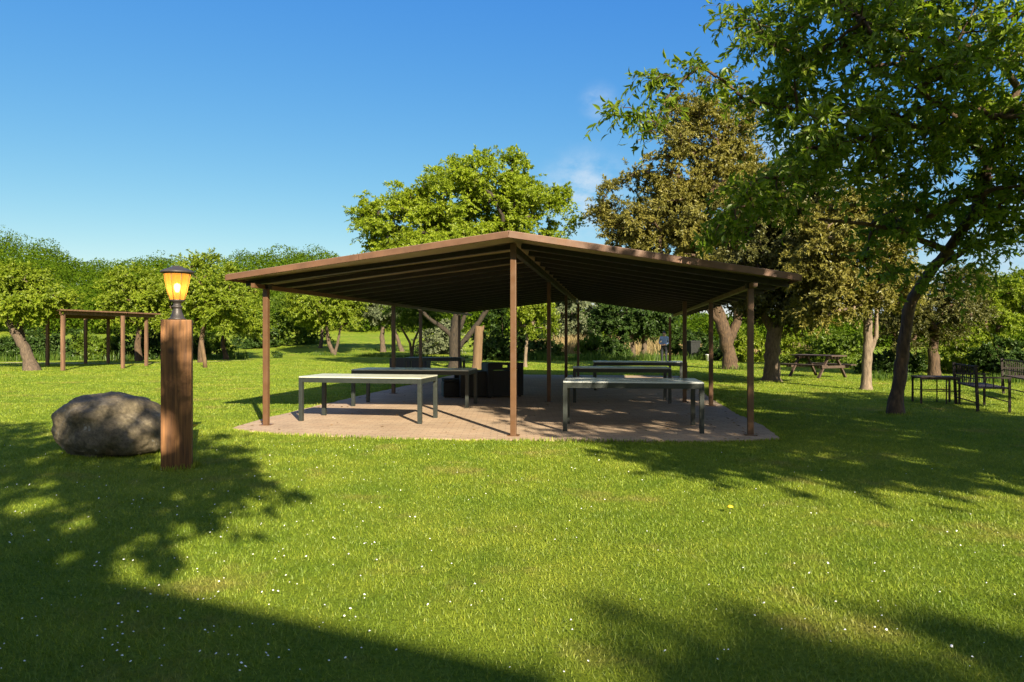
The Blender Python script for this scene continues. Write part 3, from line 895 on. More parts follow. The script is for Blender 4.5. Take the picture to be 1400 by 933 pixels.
# ------------------------------------------------------------------ lantern on its timber post
def lamp():
    b = gp(242, 643); b += Vector((-.07, .15, 0))
    root = empty('lamp_post', b, 'thick red brown timber post carrying a lit amber lantern beside the boulder', 'lamp post', rz=R(22))
    H = 1.635
    mb = MB(); mb.box((0, 0, H / 2 - .03), (.305, .305, H + .06), bev=.010); tp = mb.build('timber_post', M['post'], root)
    ln = MB().lathe([(.0, H), (.088, H), (.092, H + .012), (.070, H + .03), (.055, H + .075), (.042, H + .12), (.040, H + .13), (.056, H + .138), (.058, H + .15), (.044, H + .158), (.036, H + .175), (.050, H + .195), (.078, H + .210), (.080, H + .222), (0, H + .222)], 28).build('lantern', M['bronze'], root)
    z0 = H + .218; z1 = z0 + .295
    g = MB()
    g.lathe([(.078, z0 + .006), (.100, z0 + .09), (.122, z0 + .19), (.138, z1)], 16, smooth=False)
    g.build('lamp_glass', M['amber'], ln)
    rb = MB()
    for k in range(8):
        a = 2 * math.pi * (k + .5) / 8; 
        rb.tube([(.080 * math.cos(a), .080 * math.sin(a), z0), (.1395 * math.cos(a), .1395 * math.sin(a), z1 + .004)], [.0035, .0035], n=5)
    rb.lathe([(.136, z1 - .006), (.143, z1 - .006), (.143, z1 + .008), (.136, z1 + .008)], 24)
    rb.build('lantern_frame', M['bronze'], ln)
    cp = MB().lathe([(0, z1 + .004), (.168, z1 + .004), (.176, z1 + .012), (.172, z1 + .022), (.140, z1 + .040), (.085, z1 + .062), (.060, z1 + .070), (.056, z1 + .078), (.030, z1 + .086), (0, z1 + .088)], 32).build('lantern_cap', M['bronze'], ln)
    MB().lathe([(0, z0 + .03), (.022, z0 + .03), (.022, z0 + .085), (0, z0 + .085)], 14).build('bulb_socket', M['bronze'], ln)
    MB().lathe([(.012, z0 + .085), (.022, z0 + .10), (.034, z0 + .135), (.034, z0 + .160), (.024, z0 + .182), (0, z0 + .190)], 18).build('bulb', M['bulb'], ln)
lamp()

# ------------------------------------------------------------------ small pergola at the left
def pergola():
    a = gp(86, 507); H = 2.40
    P = [(86, 29.6), (168, 31.6), (200, 34.4), (117, 37.2), (148, 37.6), (65, 34.5)]
    root = empty('pergola', (0, 0, 0), 'small brown flat topped pergola on slim posts in front of the hedge', 'pergola')
    A = at(86, 500, 29.6); B = at(204, 500, 34.4); C = at(150, 500, 37.8); D = at(62, 500, 34.6)
    for k, (px, Y) in enumerate(P):
        p = at(px, 500, Y); h = H
        MB().box((p.x, p.y, h / 2), (.13, .13, h), bev=.01).build('post', M['oldwood'], root)
    ov = (B - A).normalized() * .35
    for p, qq in ((A - ov * .4, B + ov), (D - ov * .4, C + ov)):
        MB().bar((p.x, p.y, H + .07), (qq.x, qq.y, H + .07), .10, .16, bev=.008).build('beam', M['oldwood'], root)
    n1 = (B - A).normalized(); nn_ = Vector((-n1.y, n1.x, 0))
    mb = MB(); c4 = [A - n1 * .35 - nn_ * .25, B + n1 * .5 - nn_ * .25, C + n1 * .5 + nn_ * .25, D - n1 * .35 + nn_ * .25]
    lo = [(p.x, p.y, H + .152) for p in c4]; hi = [(p.x, p.y, H + .212) for p in c4]
    mb.add(lo + hi, [(3, 2, 1, 0), (4, 5, 6, 7), (0, 1, 5, 4), (1, 2, 6, 5), (2, 3, 7, 6), (3, 0, 4, 7)])
    mb.build('roof', M['oldwood'], root)
pergola()

# ------------------------------------------------------------------ picnic table and iron seats at the right
def picnic():
    c = gp(1126, 517); 
    root = empty('picnic_table', (c.x + .02, c.y + .55, 0), 'dark brown wooden picnic table with attached benches under the trees', 'picnic table', rz=R(-66))
    Ln, H = 1.9, .80
    mb = MB()
    for i in range(5): mb.box((0, -.30 + .15 * i, H - .022), (Ln, .142, .044), bev=.005)
    mb.build('tabletop', M['plank'], root)
    for s in (-1, 1):
        mb = MB()
        for k in range(2): mb.box((0, s * (.62 + .14 * k), .455), (Ln, .132, .042), bev=.005)
        mb.build('bench', M['plank'], root)
    for e in (-1, 1):
        x = e * .64
        for s in (-1, 1):
            MB().bar((x, s * .18, H - .05), (x, s * .66, 0), .05, .10, up=(1, 0, 0)).build('leg', M['plank'], root)
        MB().box((x + e * .052, 0, .39), (.045, 1.5, .09), bev=.004).build('bench_bearer', M['plank'], root)
        MB().box((x + e * .052, 0, H - .10), (.045, .68, .09), bev=.004).build('top_bearer', M['plank'], root)
picnic()

def iron_bench(label, P1, P2, side, group='dark iron garden benches under the trees'):
    """backrest of upright bars from P1 to P2; seat on the given side"""
    P1 = Vector(P1); P2 = Vector(P2); d = P2 - P1; Ln = d.length; ang = math.atan2(d.y, d.x)
    root = empty('iron_bench', P1, label, 'bench', group, ang)
    H, SH, dep = .88, .46, .52 * side
    bk = MB()
    bk.bar((0, 0, H - .015), (Ln, 0, H - .015), .03, .03); bk.bar((0, 0, SH + .16), (Ln, 0, SH + .16), .02, .02)
    n = int(Ln / .14)
    for i in range(1, n): bk.bar((Ln * i / n, 0, SH + .03), (Ln * i / n, 0, H - .02), .014, .014)
    bk.build('backrest', M['iron'], root)
    s = MB()
    for k in range(5): s.box((Ln / 2, dep * (k + .5) / 5, SH), (Ln, abs(dep) / 5 - .012, .035), bev=.004)
    s.build('seat', M['plank'], root)
    for x in (0, Ln):
        MB().bar((x, 0, 0), (x, -.04 * side, H + .02), .05, .05).build('leg', M['iron'], root)
        MB().bar((x, dep, 0), (x, dep, SH + .20), .04, .04).build('leg', M['iron'], root)
        ar = MB(); ar.bar((x, -.02 * side, SH + .20), (x, dep + .03 * side, SH + .20), .045, .03)
        for k in range(1, 4): ar.bar((x, dep * k / 4, SH + .02), (x, dep * k / 4, SH + .19), .014, .014)
        ar.build('armrest', M['iron'], root)
    st = MB(); st.bar((0, 0, .16), (Ln, 0, .16), .02, .02); st.bar((0, dep, .2), (Ln, dep, .2), .02, .02); st.build('stretcher', M['iron'], root)
    return root
b1 = iron_bench('dark iron bench with an upright barred back, right of the leaning dark trunk', gp(1307, 553), gp(1337, 563), 1)
iron_bench('farther iron bench with a barred back cut by the right edge of the photo', ap(1372, 17.6), ap(1412, 15.6), 1)
def iron_table():
    root = empty('iron_side_table', ap(1279, 15.15), 'low narrow iron framed table with a wooden top next to the barred bench', 'side table', rz=R(-12))
    mb = MB()
    for k in range(4): mb.box((0, -.225 + .15 * k, .57), (.80, .138, .035), bev=.004)
    mb.build('tabletop', M['plank'], root)
    for sx in (-1, 1):
        for sy in (-1, 1): MB().box((sx * .37, sy * .26, .275), (.035, .035, .55)).build('leg', M['iron'], root)
    fr = MB()
    for sy in (-1, 1):
        fr.bar((-.37, sy * .26, .28), (.37, sy * .26, .28), .02, .02); fr.bar((-.37, sy * .26, .54), (.37, sy * .26, .54), .025, .03)
        fr.bar((.12, sy * .26, .0), (.12, sy * .26, .54), .02, .02)
    fr.build('table_frame', M['iron'], root)
iron_table()

# ------------------------------------------------------------------ small things behind
def bin_():
    p = ap(947.5, 44.0); root = empty('rubbish_bin', p, 'tall dark rubbish bin standing under the trees behind the shelter', 'bin', rz=R(15))
    mb = MB(); vs = []
    for (w, z) in ((.27, .06), (.34, 1.10)): vs += [(-w, -w, z), (w, -w, z), (w, w, z), (-w, w, z)]
    mb.add(vs, [(3, 2, 1, 0), (4, 5, 6, 7), (0, 1, 5, 4), (1, 2, 6, 5), (2, 3, 7, 6), (3, 0, 4, 7)]); mb.build('bin_body', M['bin'], root)
    MB().box((0, 0, 1.15), (.74, .76, .09), bev=.03).build('lid', M['bin'], root)
    for s in (-1, 1):
        o = MB(); o.tube([(s * .22, .30, .10), (s * .28, .30, .10)], [.10, .10], n=14); o.build('wheel', M['iron'], root)
    p = ap(968, 41.5); root = empty('bucket', p, 'small white bucket on the grass between two shelter posts', 'bucket')
    MB().lathe([(0, 0.01), (.11, .01), (.15, .36), (.165, .365), (.165, .385), (.15, .385), (.12, .05), (0, .05)], 20).build('bucket_body', M['white'], root)
    hb = MB(); hb.tube([(.16 * math.cos(a), .16 * math.sin(a) * .4 - .06, .37 - .14 * math.sin(a)) for a in np.linspace(0, math.pi, 9)], [.006] * 9, n=5); hb.build('handle', M['iron'], root)
bin_()
st = empty('wooden_stake', ap(281, 32.3), 'pale leaning wooden stake on the lawn right of the lantern post', 'stake')
rnd = random.Random(4)
MB().tube([(0, 0, -.05), (-.05, 0, .4), (-.13, 0, .9), (-.20, 0, 1.28)], [.10, .095, .09, .08], n=9, wob=.06, rnd=rnd).build('stake', M['pinkwood'], st)
def stump():
    rnd = random.Random(9); root = empty('dead_trunk', ap(651, 31.0), 'tall pale sawn off dead trunk right of the forked tree', 'tree trunk')
    zs = [-.1, 0, .25, .6, 1.0, 1.4, 1.75, 1.92]; rs = [.28, .25, .22, .212, .208, .20, .195, .17]
    MB().tube([(.02 * i, 0, z) for i, z in enumerate(zs)], rs, n=16, wob=.06, rnd=rnd).build('trunk', M['pinkwood'], root)
    MB().tube([(.1, -.02, 1.5), (.28, -.03, 1.72), (.34, -.03, 1.95)], [.07, .055, .04], n=8).build('broken_branch', M['pinkwood'], root)
stump()

# ------------------------------------------------------------------ person
def person():
    p = ap(908, 37.6)
    J = dict(pel=(0, 0, .92), ab=(0, .0, 1.08), ch=(0, .01, 1.30), nk=(0, .0, 1.46), hd=(0, -.02, 1.56), hd2=(0, -.01, 1.66))
    v = []; r = []; e = []
    def add(pt, rad, par=None):
        v.append(pt); r.append(rad)
        if par is not None: e.append((par, len(v) - 1))
        return len(v) - 1
    pel = add((0, 0, .93), (.155, .11)); ab = add((0, 0, 1.10), (.15, .105), pel); ch = add((0, .01, 1.30), (.175, .115), ab)
    nk = add((0, .0, 1.47), (.055, .055), ch); hd = add((0, -.012, 1.575), (.078, .092), nk); hd2 = add((0, -.005, 1.67), (.07, .085), hd)
    add((0, -.108, 1.575), (.012, .014), hd)
    for s in (-1, 1):
        add((s * .083, .0, 1.58), (.012, .018), hd)
        hp = add((s * .095, 0, .86), (.095, .10), pel); kn = add((s * .11, -.02, .50), (.062, .066), hp); an = add((s * .115, .02, .10), (.042, .045), kn)
        he = add((s * .118, -.03, .045), (.045, .042), an); add((s * .135, -.17, .032), (.04, .028), he)
        shd = add((s * .185, .01, 1.40), (.068, .068), ch); el = add((s * .255, .02, 1.12), (.046, .046), shd)
        wr = add((s * .12, -.20, 1.02), (.03, .03), el); pm = add((s * .065, -.245, 1.01), (.032, .02), wr)
        for k, (dx, dz, ln) in enumerate(((-.0, .030, .07), (0, .010, .078), (0, -.010, .074), (0, -.028, .058))):
            k1 = add((s * .03, -.268, 1.01 + dz), (.009, .009), pm); add((s * (.03 - ln * .6), -.262, 1.0 + dz), (.008, .008), k1)
        t1 = add((s * .075, -.255, 1.05), (.010, .010), pm); add((s * .05, -.275, 1.085), (.009, .009), t1)
    me = bpy.data.meshes.new('person'); me.from_pydata(v, e, [])
    o = bpy.data.objects.new('person_tmp', me); COL.objects.link(o)
    o.modifiers.new('s', 'SKIN'); sub = o.modifiers.new('u', 'SUBSURF'); sub.levels = 2; sub.render_levels = 2
    for d, rad in zip(me.skin_vertices[0].data, r): d.radius = rad
    me.skin_vertices[0].data[0].use_root = True
    dg = bpy.context.evaluated_depsgraph_get()
    nm = bpy.data.meshes.new_from_object(o.evaluated_get(dg)); bpy.data.objects.remove(o)
    skin = paint_mat('skin', (0.45, 0.25, 0.17), .55, .08); shirt = paint_mat('light_blue_shirt', (0.22, 0.30, 0.52), .85, .12, 0, 14)
    trs = paint_mat('dark_trousers', (0.015, 0.016, 0.022), .85, .15, 0, 14); shoe = paint_mat('dark_shoes', (0.012, 0.010, 0.009), .5, .1)
    nm.materials.clear()
    for m in (skin, shirt, trs, shoe): nm.materials.append(m)
    for pl_ in nm.polygons:
        c = pl_.center
        i = 1
        if c.z > 1.465: i = 0
        elif c.y < -.195 and abs(c.x) < .14 and c.z > .9: i = 0
        elif c.z < .085: i = 3
        elif c.z < .97 and c.y > -.16: i = 2
        pl_.material_index = i; pl_.use_smooth = True
    ob = bpy.data.objects.new('person', nm); ob.location = p; ob.rotation_euler = (0, 0, R(-20)); link(ob)
    tag(ob, 'standing person in a light blue shirt and dark trousers beyond the shelter', 'person')
    hm = paint_mat('dark_hair', (0.012, 0.009, 0.007), .6, .2)
    mb = MB(); vs = []; fs = []
    n, mrow = 18, 9
    for i in range(mrow):
        t = i / (mrow - 1) * 1.75
        for k in range(n):
            a = 2 * math.pi * k / n
            cut = 1.0 if math.sin(a) > -.25 else .62
            tt = t * cut
            vs.append((.096 * math.sin(tt) * math.cos(a), .006 + .110 * math.sin(tt) * math.sin(a), 1.622 + .118 * math.cos(tt)))
    for i in range(mrow - 1):
        for k in range(n): fs.append((i * n + k, (i + 1) * n + k, (i + 1) * n + (k + 1) % n, i * n + (k + 1) % n))
    mb.add(vs, fs, True); mb.build('hair', hm, ob)
person()

# ------------------------------------------------------------------ far wooded hill
def far_wood():
    rng = np.random.default_rng(31); vs = []; fs = []; k = 0
    def outline(px):
        return np.interp(px, [-500, -100, 0, 42, 68, 92, 150, 185, 215, 260, 310, 345, 385, 440, 475, 520, 640, 800, 1000, 1500],
                         [324, 318, 313, 314, 330, 354, 360, 358, 352, 366, 362, 346, 338, 336, 350, 372, 410, 440, 432, 420])
    for row, Y0 in enumerate((84, 90, 96, 103, 110, 119, 130, 142)):
        px = -420.0
        while px < 1500:
            Y = Y0 + rng.uniform(-3, 3); x = (px - CX) / F * Y
            if px > 760 and row < 2: px += 60; continue
            frac = (row + 1) / 8
            ytop = outline(px) * 1.0 + (1 - frac) * 62 + rng.uniform(-7, 9) * (0.5 if row > 5 else 1)
            if px > 380 and px < 700 and row == 0: px += 30; continue
            ztop = CAMH - (ytop - HY) / F * Y
            g = float(gz(x, Y)); rad = rng.uniform(2.6, 4.2) * (1 + .1 * row)
            ztop = max(ztop, g + 4.0)
            hz = min(ztop - g, 9.5) / 2
            # crown built of lobes
            nl = 12
            lob = unit(rng.normal(0, 1, (nl, 3))) * np.array([rad * .62, rad * .62, hz * .55]); lob[:, 1] -= rad * .1
            cen = np.array([x, Y, ztop - hz * .98])
            m = 2200
            li = rng.integers(0, nl, m); u = unit(rng.normal(0, 1, (m, 3)) + np.array([0, -.35, .35]))
            lr = rng.uniform(.34, .56, nl)[li] * rad
            pos = cen + lob[li] + u * (lr * rng.uniform(.80, 1.0, m))[:, None]
            ax = unit(rng.normal(0, 1, (m, 3)))
            v, f = leaves_at(rng, pos, ax, u * 1.6, .33, .8, up=.15)
            vs.append(v); fs.append(f + k); k += len(v)
            px += rad * 1.25 * F / Y
    o = np_obj('far_woods', np.concatenate(vs), np.concatenate(fs), L['forest'])
    tag(o, 'dense green wood covering the hill behind the orchard', 'woods', kind='stuff')
far_wood()

# ------------------------------------------------------------------ trees
T = px_tree
# --- left orchard
T('orchard_tree', 'bushy yellow green tree with a trunk leaning left, left of the pergola', 44, 507, 29.8,
  [[(44, 507, .26), (34, 475, .21), (20, 455, .17), (8, 432, .13), (-2, 415, .1)], [(34, 478, .15, .3), (27, 450, .12, .6), (30, 430, .09, .7)]],
  [(30, 398, 56, 34), (-30, 402, 50, 34), (72, 414, 22, 16)], leaf=L['yellowgreen'], bark=M['bark_md'], nclump=95, crad=.62, twigs=15, per=15, llen=.15, seed=101, group='orchard trees at the left')
T('orchard_tree', 'round yellow green tree rising behind the small pergola', 190, 496, 41.0,
  [[(190, 496, .2), (188, 470, .17), (192, 445, .13)]],
  [(192, 398, 42, 32), (165, 420, 26, 22), (218, 410, 24, 34)], leaf=L['yellowgreen'], bark=M['bark_dk'], nclump=95, crad=.75, twigs=15, per=15, llen=.18, seed=102, group='orchard trees at the left')
T('orchard_tree', 'tallest orchard tree, its pointed light green crown just right of the lantern', 276, 497, 39.0,
  [[(276, 499, .18), (275, 470, .15), (280, 440, .12)]],
  [(280, 388, 40, 40), (250, 412, 34, 36), (305, 412, 30, 36)], leaf=L['yellowgreen'], bark=M['bark_dk'], nclump=115, crad=.72, twigs=15, per=15, llen=.17, seed=103, group='orchard trees at the left')
T('orchard_tree', 'small light green tree with a thin dark trunk beside the shelter roof corner', 308, 491, 44.0,
  [[(309, 491, .16), (305, 470, .13), (308, 445, .1)]],
  [(326, 412, 26, 34), (338, 436, 18, 20)], leaf=L['yellowgreen'], bark=M['bark_dk'], nclump=70, crad=.72, twigs=15, per=15, llen=.18, seed=104, group='orchard trees at the left')
for i, (px, top, hw, Y, lab) in enumerate([
    (-30, 446, 34, 43, 'dark hedge bush at the far left behind the leaning tree'), (28, 452, 32, 43, 'dark hedge bush between the leaning trunk and the first pergola post'),
    (85, 448, 34, 44, 'dark hedge bush behind the left end of the pergola'), (140, 452, 32, 44, 'dark hedge bush behind the middle of the pergola'),
    (192, 450, 32, 44, 'dark hedge bush behind the right end of the pergola'), (238, 452, 30, 46, 'dark hedge bush hidden partly by the lantern post'),
    (285, 452, 30, 48, 'dark hedge bush behind the pale leaning stake')]):
    bush(lab, px, top, 497, hw, Y, L['dark'] if i % 3 else L['midgreen'], 200 + i, n=34, group='hedge bushes behind the pergola', llen=.2, crad=.6)
bush('dense mid green thicket seen through the left bay of the shelter', 385, 405, 472, 58, 62, L['midgreen'], 221, n=75, name='thicket', llen=.26, crad=1.0)
bush('darker low bush at the foot of the thicket left of the twin stemmed tree', 352, 440, 476, 26, 58, L['dark'], 222, n=28, llen=.24, crad=.7)
bush('tiny dark bush alone on the open slope', 381, 478, 487, 7, 47.0, L['dark'], 223, n=8, llen=.12, crad=.22, per=8)
T('slope_tree', 'bright green tree with two thin stems on the slope behind the front left table', 455, 487, 50.5,
  [[(457, 488, .17), (450, 470, .14), (447, 452, .11)], [(457, 487, .12, .2), (462, 468, .1, .3), (465, 450, .08, .3)]],
  [(445, 416, 44, 28), (475, 422, 24, 20), (422, 425, 24, 18)], leaf=L['yellowgreen'], bark=M['bark_md'], nclump=95, crad=.8, twigs=15, per=15, llen=.2, seed=105, group='small trees on the slope')
T('slope_tree', 'slender trunked green tree farthest back on the grassy slope', 438, 481, 58,
  [[(438, 481, .16), (440, 462, .13), (440, 445, .1)]],
  [(430, 414, 38, 24)], leaf=L['midgreen'], bark=M['bark_md'], nclump=60, crad=.9, twigs=15, per=15, llen=.23, seed=106, group='small trees on the slope')
T('slope_tree', 'grey green olive like tree with a thick reddish trunk on the slope', 524, 482, 54,
  [[(524, 482, .21), (522, 462, .18), (524, 447, .15)], [(550, 480, .17, .4), (543, 462, .15, .4), (536, 446, .12, .4)]],
  [(515, 420, 44, 20), (548, 422, 28, 18), (490, 414, 24, 16)], leaf=L['grey'], bark=M['bark_md'], nclump=90, crad=.75, twigs=15, per=15, llen=.2, seed=107, group='small trees on the slope')
T('slope_tree', 'small many stemmed tree between the two far left shelter posts', 563, 491, 45.5,
  [[(563, 491, .09), (561, 470, .08), (548, 447, .06)], [(563, 490, .08), (566, 466, .07), (575, 447, .05)]],
  [(563, 422, 32, 18), (585, 428, 20, 14)], leaf=L['midgreen'], bark=M['bark_dk'], nclump=55, crad=.6, twigs=15, per=15, llen=.17, seed=108, group='small trees on the slope')
bush('feathery pale green bush behind the forked tree', 597, 432, 492, 32, 52, L['grey'], 224, n=44, llen=.2, crad=.75)
# --- big light tree behind the shelter
T('forked_tree', 'big airy yellow green tree forking behind the black wicker chairs and rising above the roof', 622, 502, 32.4,
  [[(622, 503, .27), (621, 470, .22), (622, 445, .2), (626, 420, .17)],
   [(623, 466, .12), (610, 452, .11), (590, 438, .09), (565, 415, .08), (545, 380, .06)],
   [(624, 478, .14), (640, 460, .13), (655, 440, .11), (675, 410, .09), (690, 360, .07)],
   [(624, 460, .11), (632, 440, .1), (645, 410, .08), (650, 340, .06)]],
  [(650, 280, 80, 62), (565, 315, 70, 50), (725, 300, 56, 55), (690, 250, 50, 38), (600, 280, 50, 35), (640, 350, 120, 35), (520, 300, 28, 20)],
  leaf=L['lime'], bark=M['bark_bk'], nclump=520, crad=.60, twigs=15, per=15, llen=.155, seed=110, shell=.5,
  extra=[((p.x, p.y, p.z)) for p in [at(a, b, 32.4) - at(622, 503, 32.4) for a, b in ((492, 290), (500, 272), (545, 252), (620, 222), (663, 212), (695, 212), (705, 222), (770, 258), (782, 300), (600, 235))]])
# --- behind the middle
bush('dark drooping thicket between the dead trunk and the middle post', 688, 412, 493, 36, 43, L['dark'], 225, n=60, name='thicket', llen=.2, crad=.7)
T('sapling', 'young tree with a slim pale trunk right of the front middle post', 718, 502, 33.2,
  [[(718, 502, .085), (719, 480, .08), (721, 460, .07), (724, 445, .05)]],
  [(732, 430, 28, 26), (720, 420, 26, 22)], leaf=L['yellowgreen'], bark=M['bark_lt'], nclump=50, crad=.45, twigs=15, per=15, llen=.13, seed=111)
T('willow', 'pale grey green willow in the distance between the middle posts', 785, 484, 60,
  [[(785, 484, .2), (786, 465, .18), (788, 440, .14)]],
  [(790, 420, 52, 38), (770, 440, 22, 36), (812, 440, 24, 34)], leaf=L['grey'], bark=M['bark_md'], nclump=95, crad=.9, twigs=15, per=15, llen=.25, seed=112, droop=.6)
T('shade_tree', 'dark green tree with two trunks in the distance left of the person', 868, 486, 47,
  [[(866, 486, .17), (864, 465, .15), (862, 445, .12)], [(880, 484, .2, .4), (881, 462, .18, .4), (880, 444, .14, .4)]],
  [(862, 428, 46, 30), (890, 432, 34, 24), (838, 440, 28, 26)], leaf=L['dark'], bark=M['bark_md'], nclump=100, crad=.75, twigs=15, per=15, llen=.2, seed=113)
bush('rounded dark bush beside the standing person', 845, 452, 485, 20, 46, L['dark'], 226, n=24, llen=.2, crad=.5)
bush('low green bush behind the white bucket', 988, 466, 488, 26, 43, L['dark'], 227, n=24, llen=.18, crad=.45)
bush('bright green bush lit up between the two big olive trunks', 1022, 448, 492, 22, 40, L['yellowgreen'], 228, n=30, llen=.18, crad=.5)
bush('bright green bush behind the picnic table', 1095, 448, 492, 40, 36, L['yellowgreen'], 229, n=48, llen=.16, crad=.55)
bush('dark bush in front of the straw coloured grass left of the middle posts', 745, 458, 487, 20, 50, L['dark'], 240, n=26, llen=.2, crad=.5)
bush('leafy dark bush behind the bin and the far right post', 940, 446, 487, 30, 49, L['dark'], 241, n=40, llen=.2, crad=.55)
bush('mid green bush against the straw coloured grass between the middle post and the dark tree', 815, 455, 486, 22, 51, L['midgreen'], 242, n=28, llen=.2, crad=.5)
# --- olive coloured big trees
T('olive_tree', 'tall olive gold tree with the highest crown behind the right roof edge', 999, 504, 31.0,
  [[(999, 505, .33), (996, 480, .30), (990, 455, .3), (980, 420, .26), (965, 370, .2)], [(997, 465, .22), (1008, 440, .2), (1012, 400, .16)], [(990, 450, .2), (972, 425, .17), (950, 390, .13)]],
  [(935, 205, 62, 82), (985, 190, 55, 85), (870, 290, 58, 62), (930, 330, 90, 75), (1000, 300, 80, 90), (850, 345, 36, 40)],
  leaf=L['olive'], bark=M['bark_dk'], nclump=460, crad=.62, twigs=16, per=16, llen=0.15, aspect=.42, seed=114, shell=.4, maxr=.2, group='big olive coloured trees')
T('olive_tree', 'dark olive tree with a thick flared trunk left of the picnic table', 1054, 523, 22.4,
  [[(1054, 523, .27), (1056, 495, .24), (1057, 465, .23), (1060, 445, .25)], [(1058, 455, .15), (1046, 435, .14), (1030, 405, .11), (1020, 370, .09)], [(1060, 450, .16), (1072, 430, .14), (1085, 400, .11), (1090, 350, .09)]],
  [(1050, 335, 75, 75), (1085, 280, 60, 60), (1020, 385, 50, 38), (1090, 400, 48, 42), (1060, 420, 40, 18)],
  leaf=L['olivedk'], bark=M['bark_md'], nclump=280, crad=.48, twigs=15, per=16, llen=0.125, aspect=.42, seed=115, shell=.4, group='big olive coloured trees')
T('olive_tree', 'brownish olive tree with a pale straight trunk right of the picnic table', 1184, 534, 18.9,
  [[(1184, 534, .135), (1185, 500, .125), (1187, 465, .12), (1186, 425, .11), (1184, 390, .11)], [(1189, 485, .06), (1198, 460, .06), (1198, 430, .05), (1202, 400, .04)]],
  [(1165, 335, 62, 70), (1140, 400, 46, 40), (1205, 385, 50, 40), (1195, 300, 50, 50), (1120, 350, 40, 50)],
  leaf=L['olive'], bark=M['bark_lt'], nclump=260, crad=.42, twigs=15, per=15, llen=0.11, aspect=.42, seed=116, shell=.4, group='big olive coloured trees')
T('olive_tree', 'grey olive tree behind the leaning dark trunk', 1278, 512, 25.5,
  [[(1278, 514, .2), (1276, 480, .17), (1280, 450, .13)]],
  [(1275, 415, 60, 46), (1310, 400, 40, 40), (1240, 440, 34, 36)], leaf=L['olivedk'], bark=M['bark_dk'], nclump=130, crad=.55, twigs=15, per=15, llen=.11, aspect=.42, seed=117, group='big olive coloured trees')
# --- right background
T('orchard_tree', 'bright green round tree at the right edge beyond the iron benches', 1365, 500, 35,
  [[(1365, 500, .2), (1364, 470, .17), (1366, 445, .13)]],
  [(1360, 425, 42, 36), (1400, 410, 44, 32), (1330, 440, 30, 30)], leaf=L['yellowgreen'], bark=M['bark_dk'], nclump=130, crad=.62, twigs=15, per=15, llen=.15, seed=118)
T('orchard_tree', 'mid green tree farther off at the right edge above the bright round one', 1420, 498, 47,
  [[(1420, 496, .2), (1420, 470, .17), (1422, 440, .13)]],
  [(1415, 405, 55, 36), (1350, 420, 34, 34), (1470, 415, 40, 40)], leaf=L['midgreen'], bark=M['bark_dk'], nclump=110, crad=.8, twigs=15, per=15, llen=.19, seed=119)
bush('sunlit yellow green bush right of the leaning dark trunk', 1303, 445, 500, 34, 28, L['yellowgreen'], 230, n=48, llen=.13, crad=.45)
bush('dark bush behind the barred iron bench', 1375, 462, 508, 38, 25.5, L['dark'], 231, n=50, llen=.13, crad=.42)
bush('low dark bush at the foot of the pale straight trunk', 1215, 478, 512, 34, 27, L['dark'], 232, n=34, llen=.13, crad=.4)
bush('dim green thicket between the picnic table and the pale trunk', 1150, 440, 500, 40, 33, L['midgreen'], 233, n=50, name='thicket', llen=.15, crad=.55)

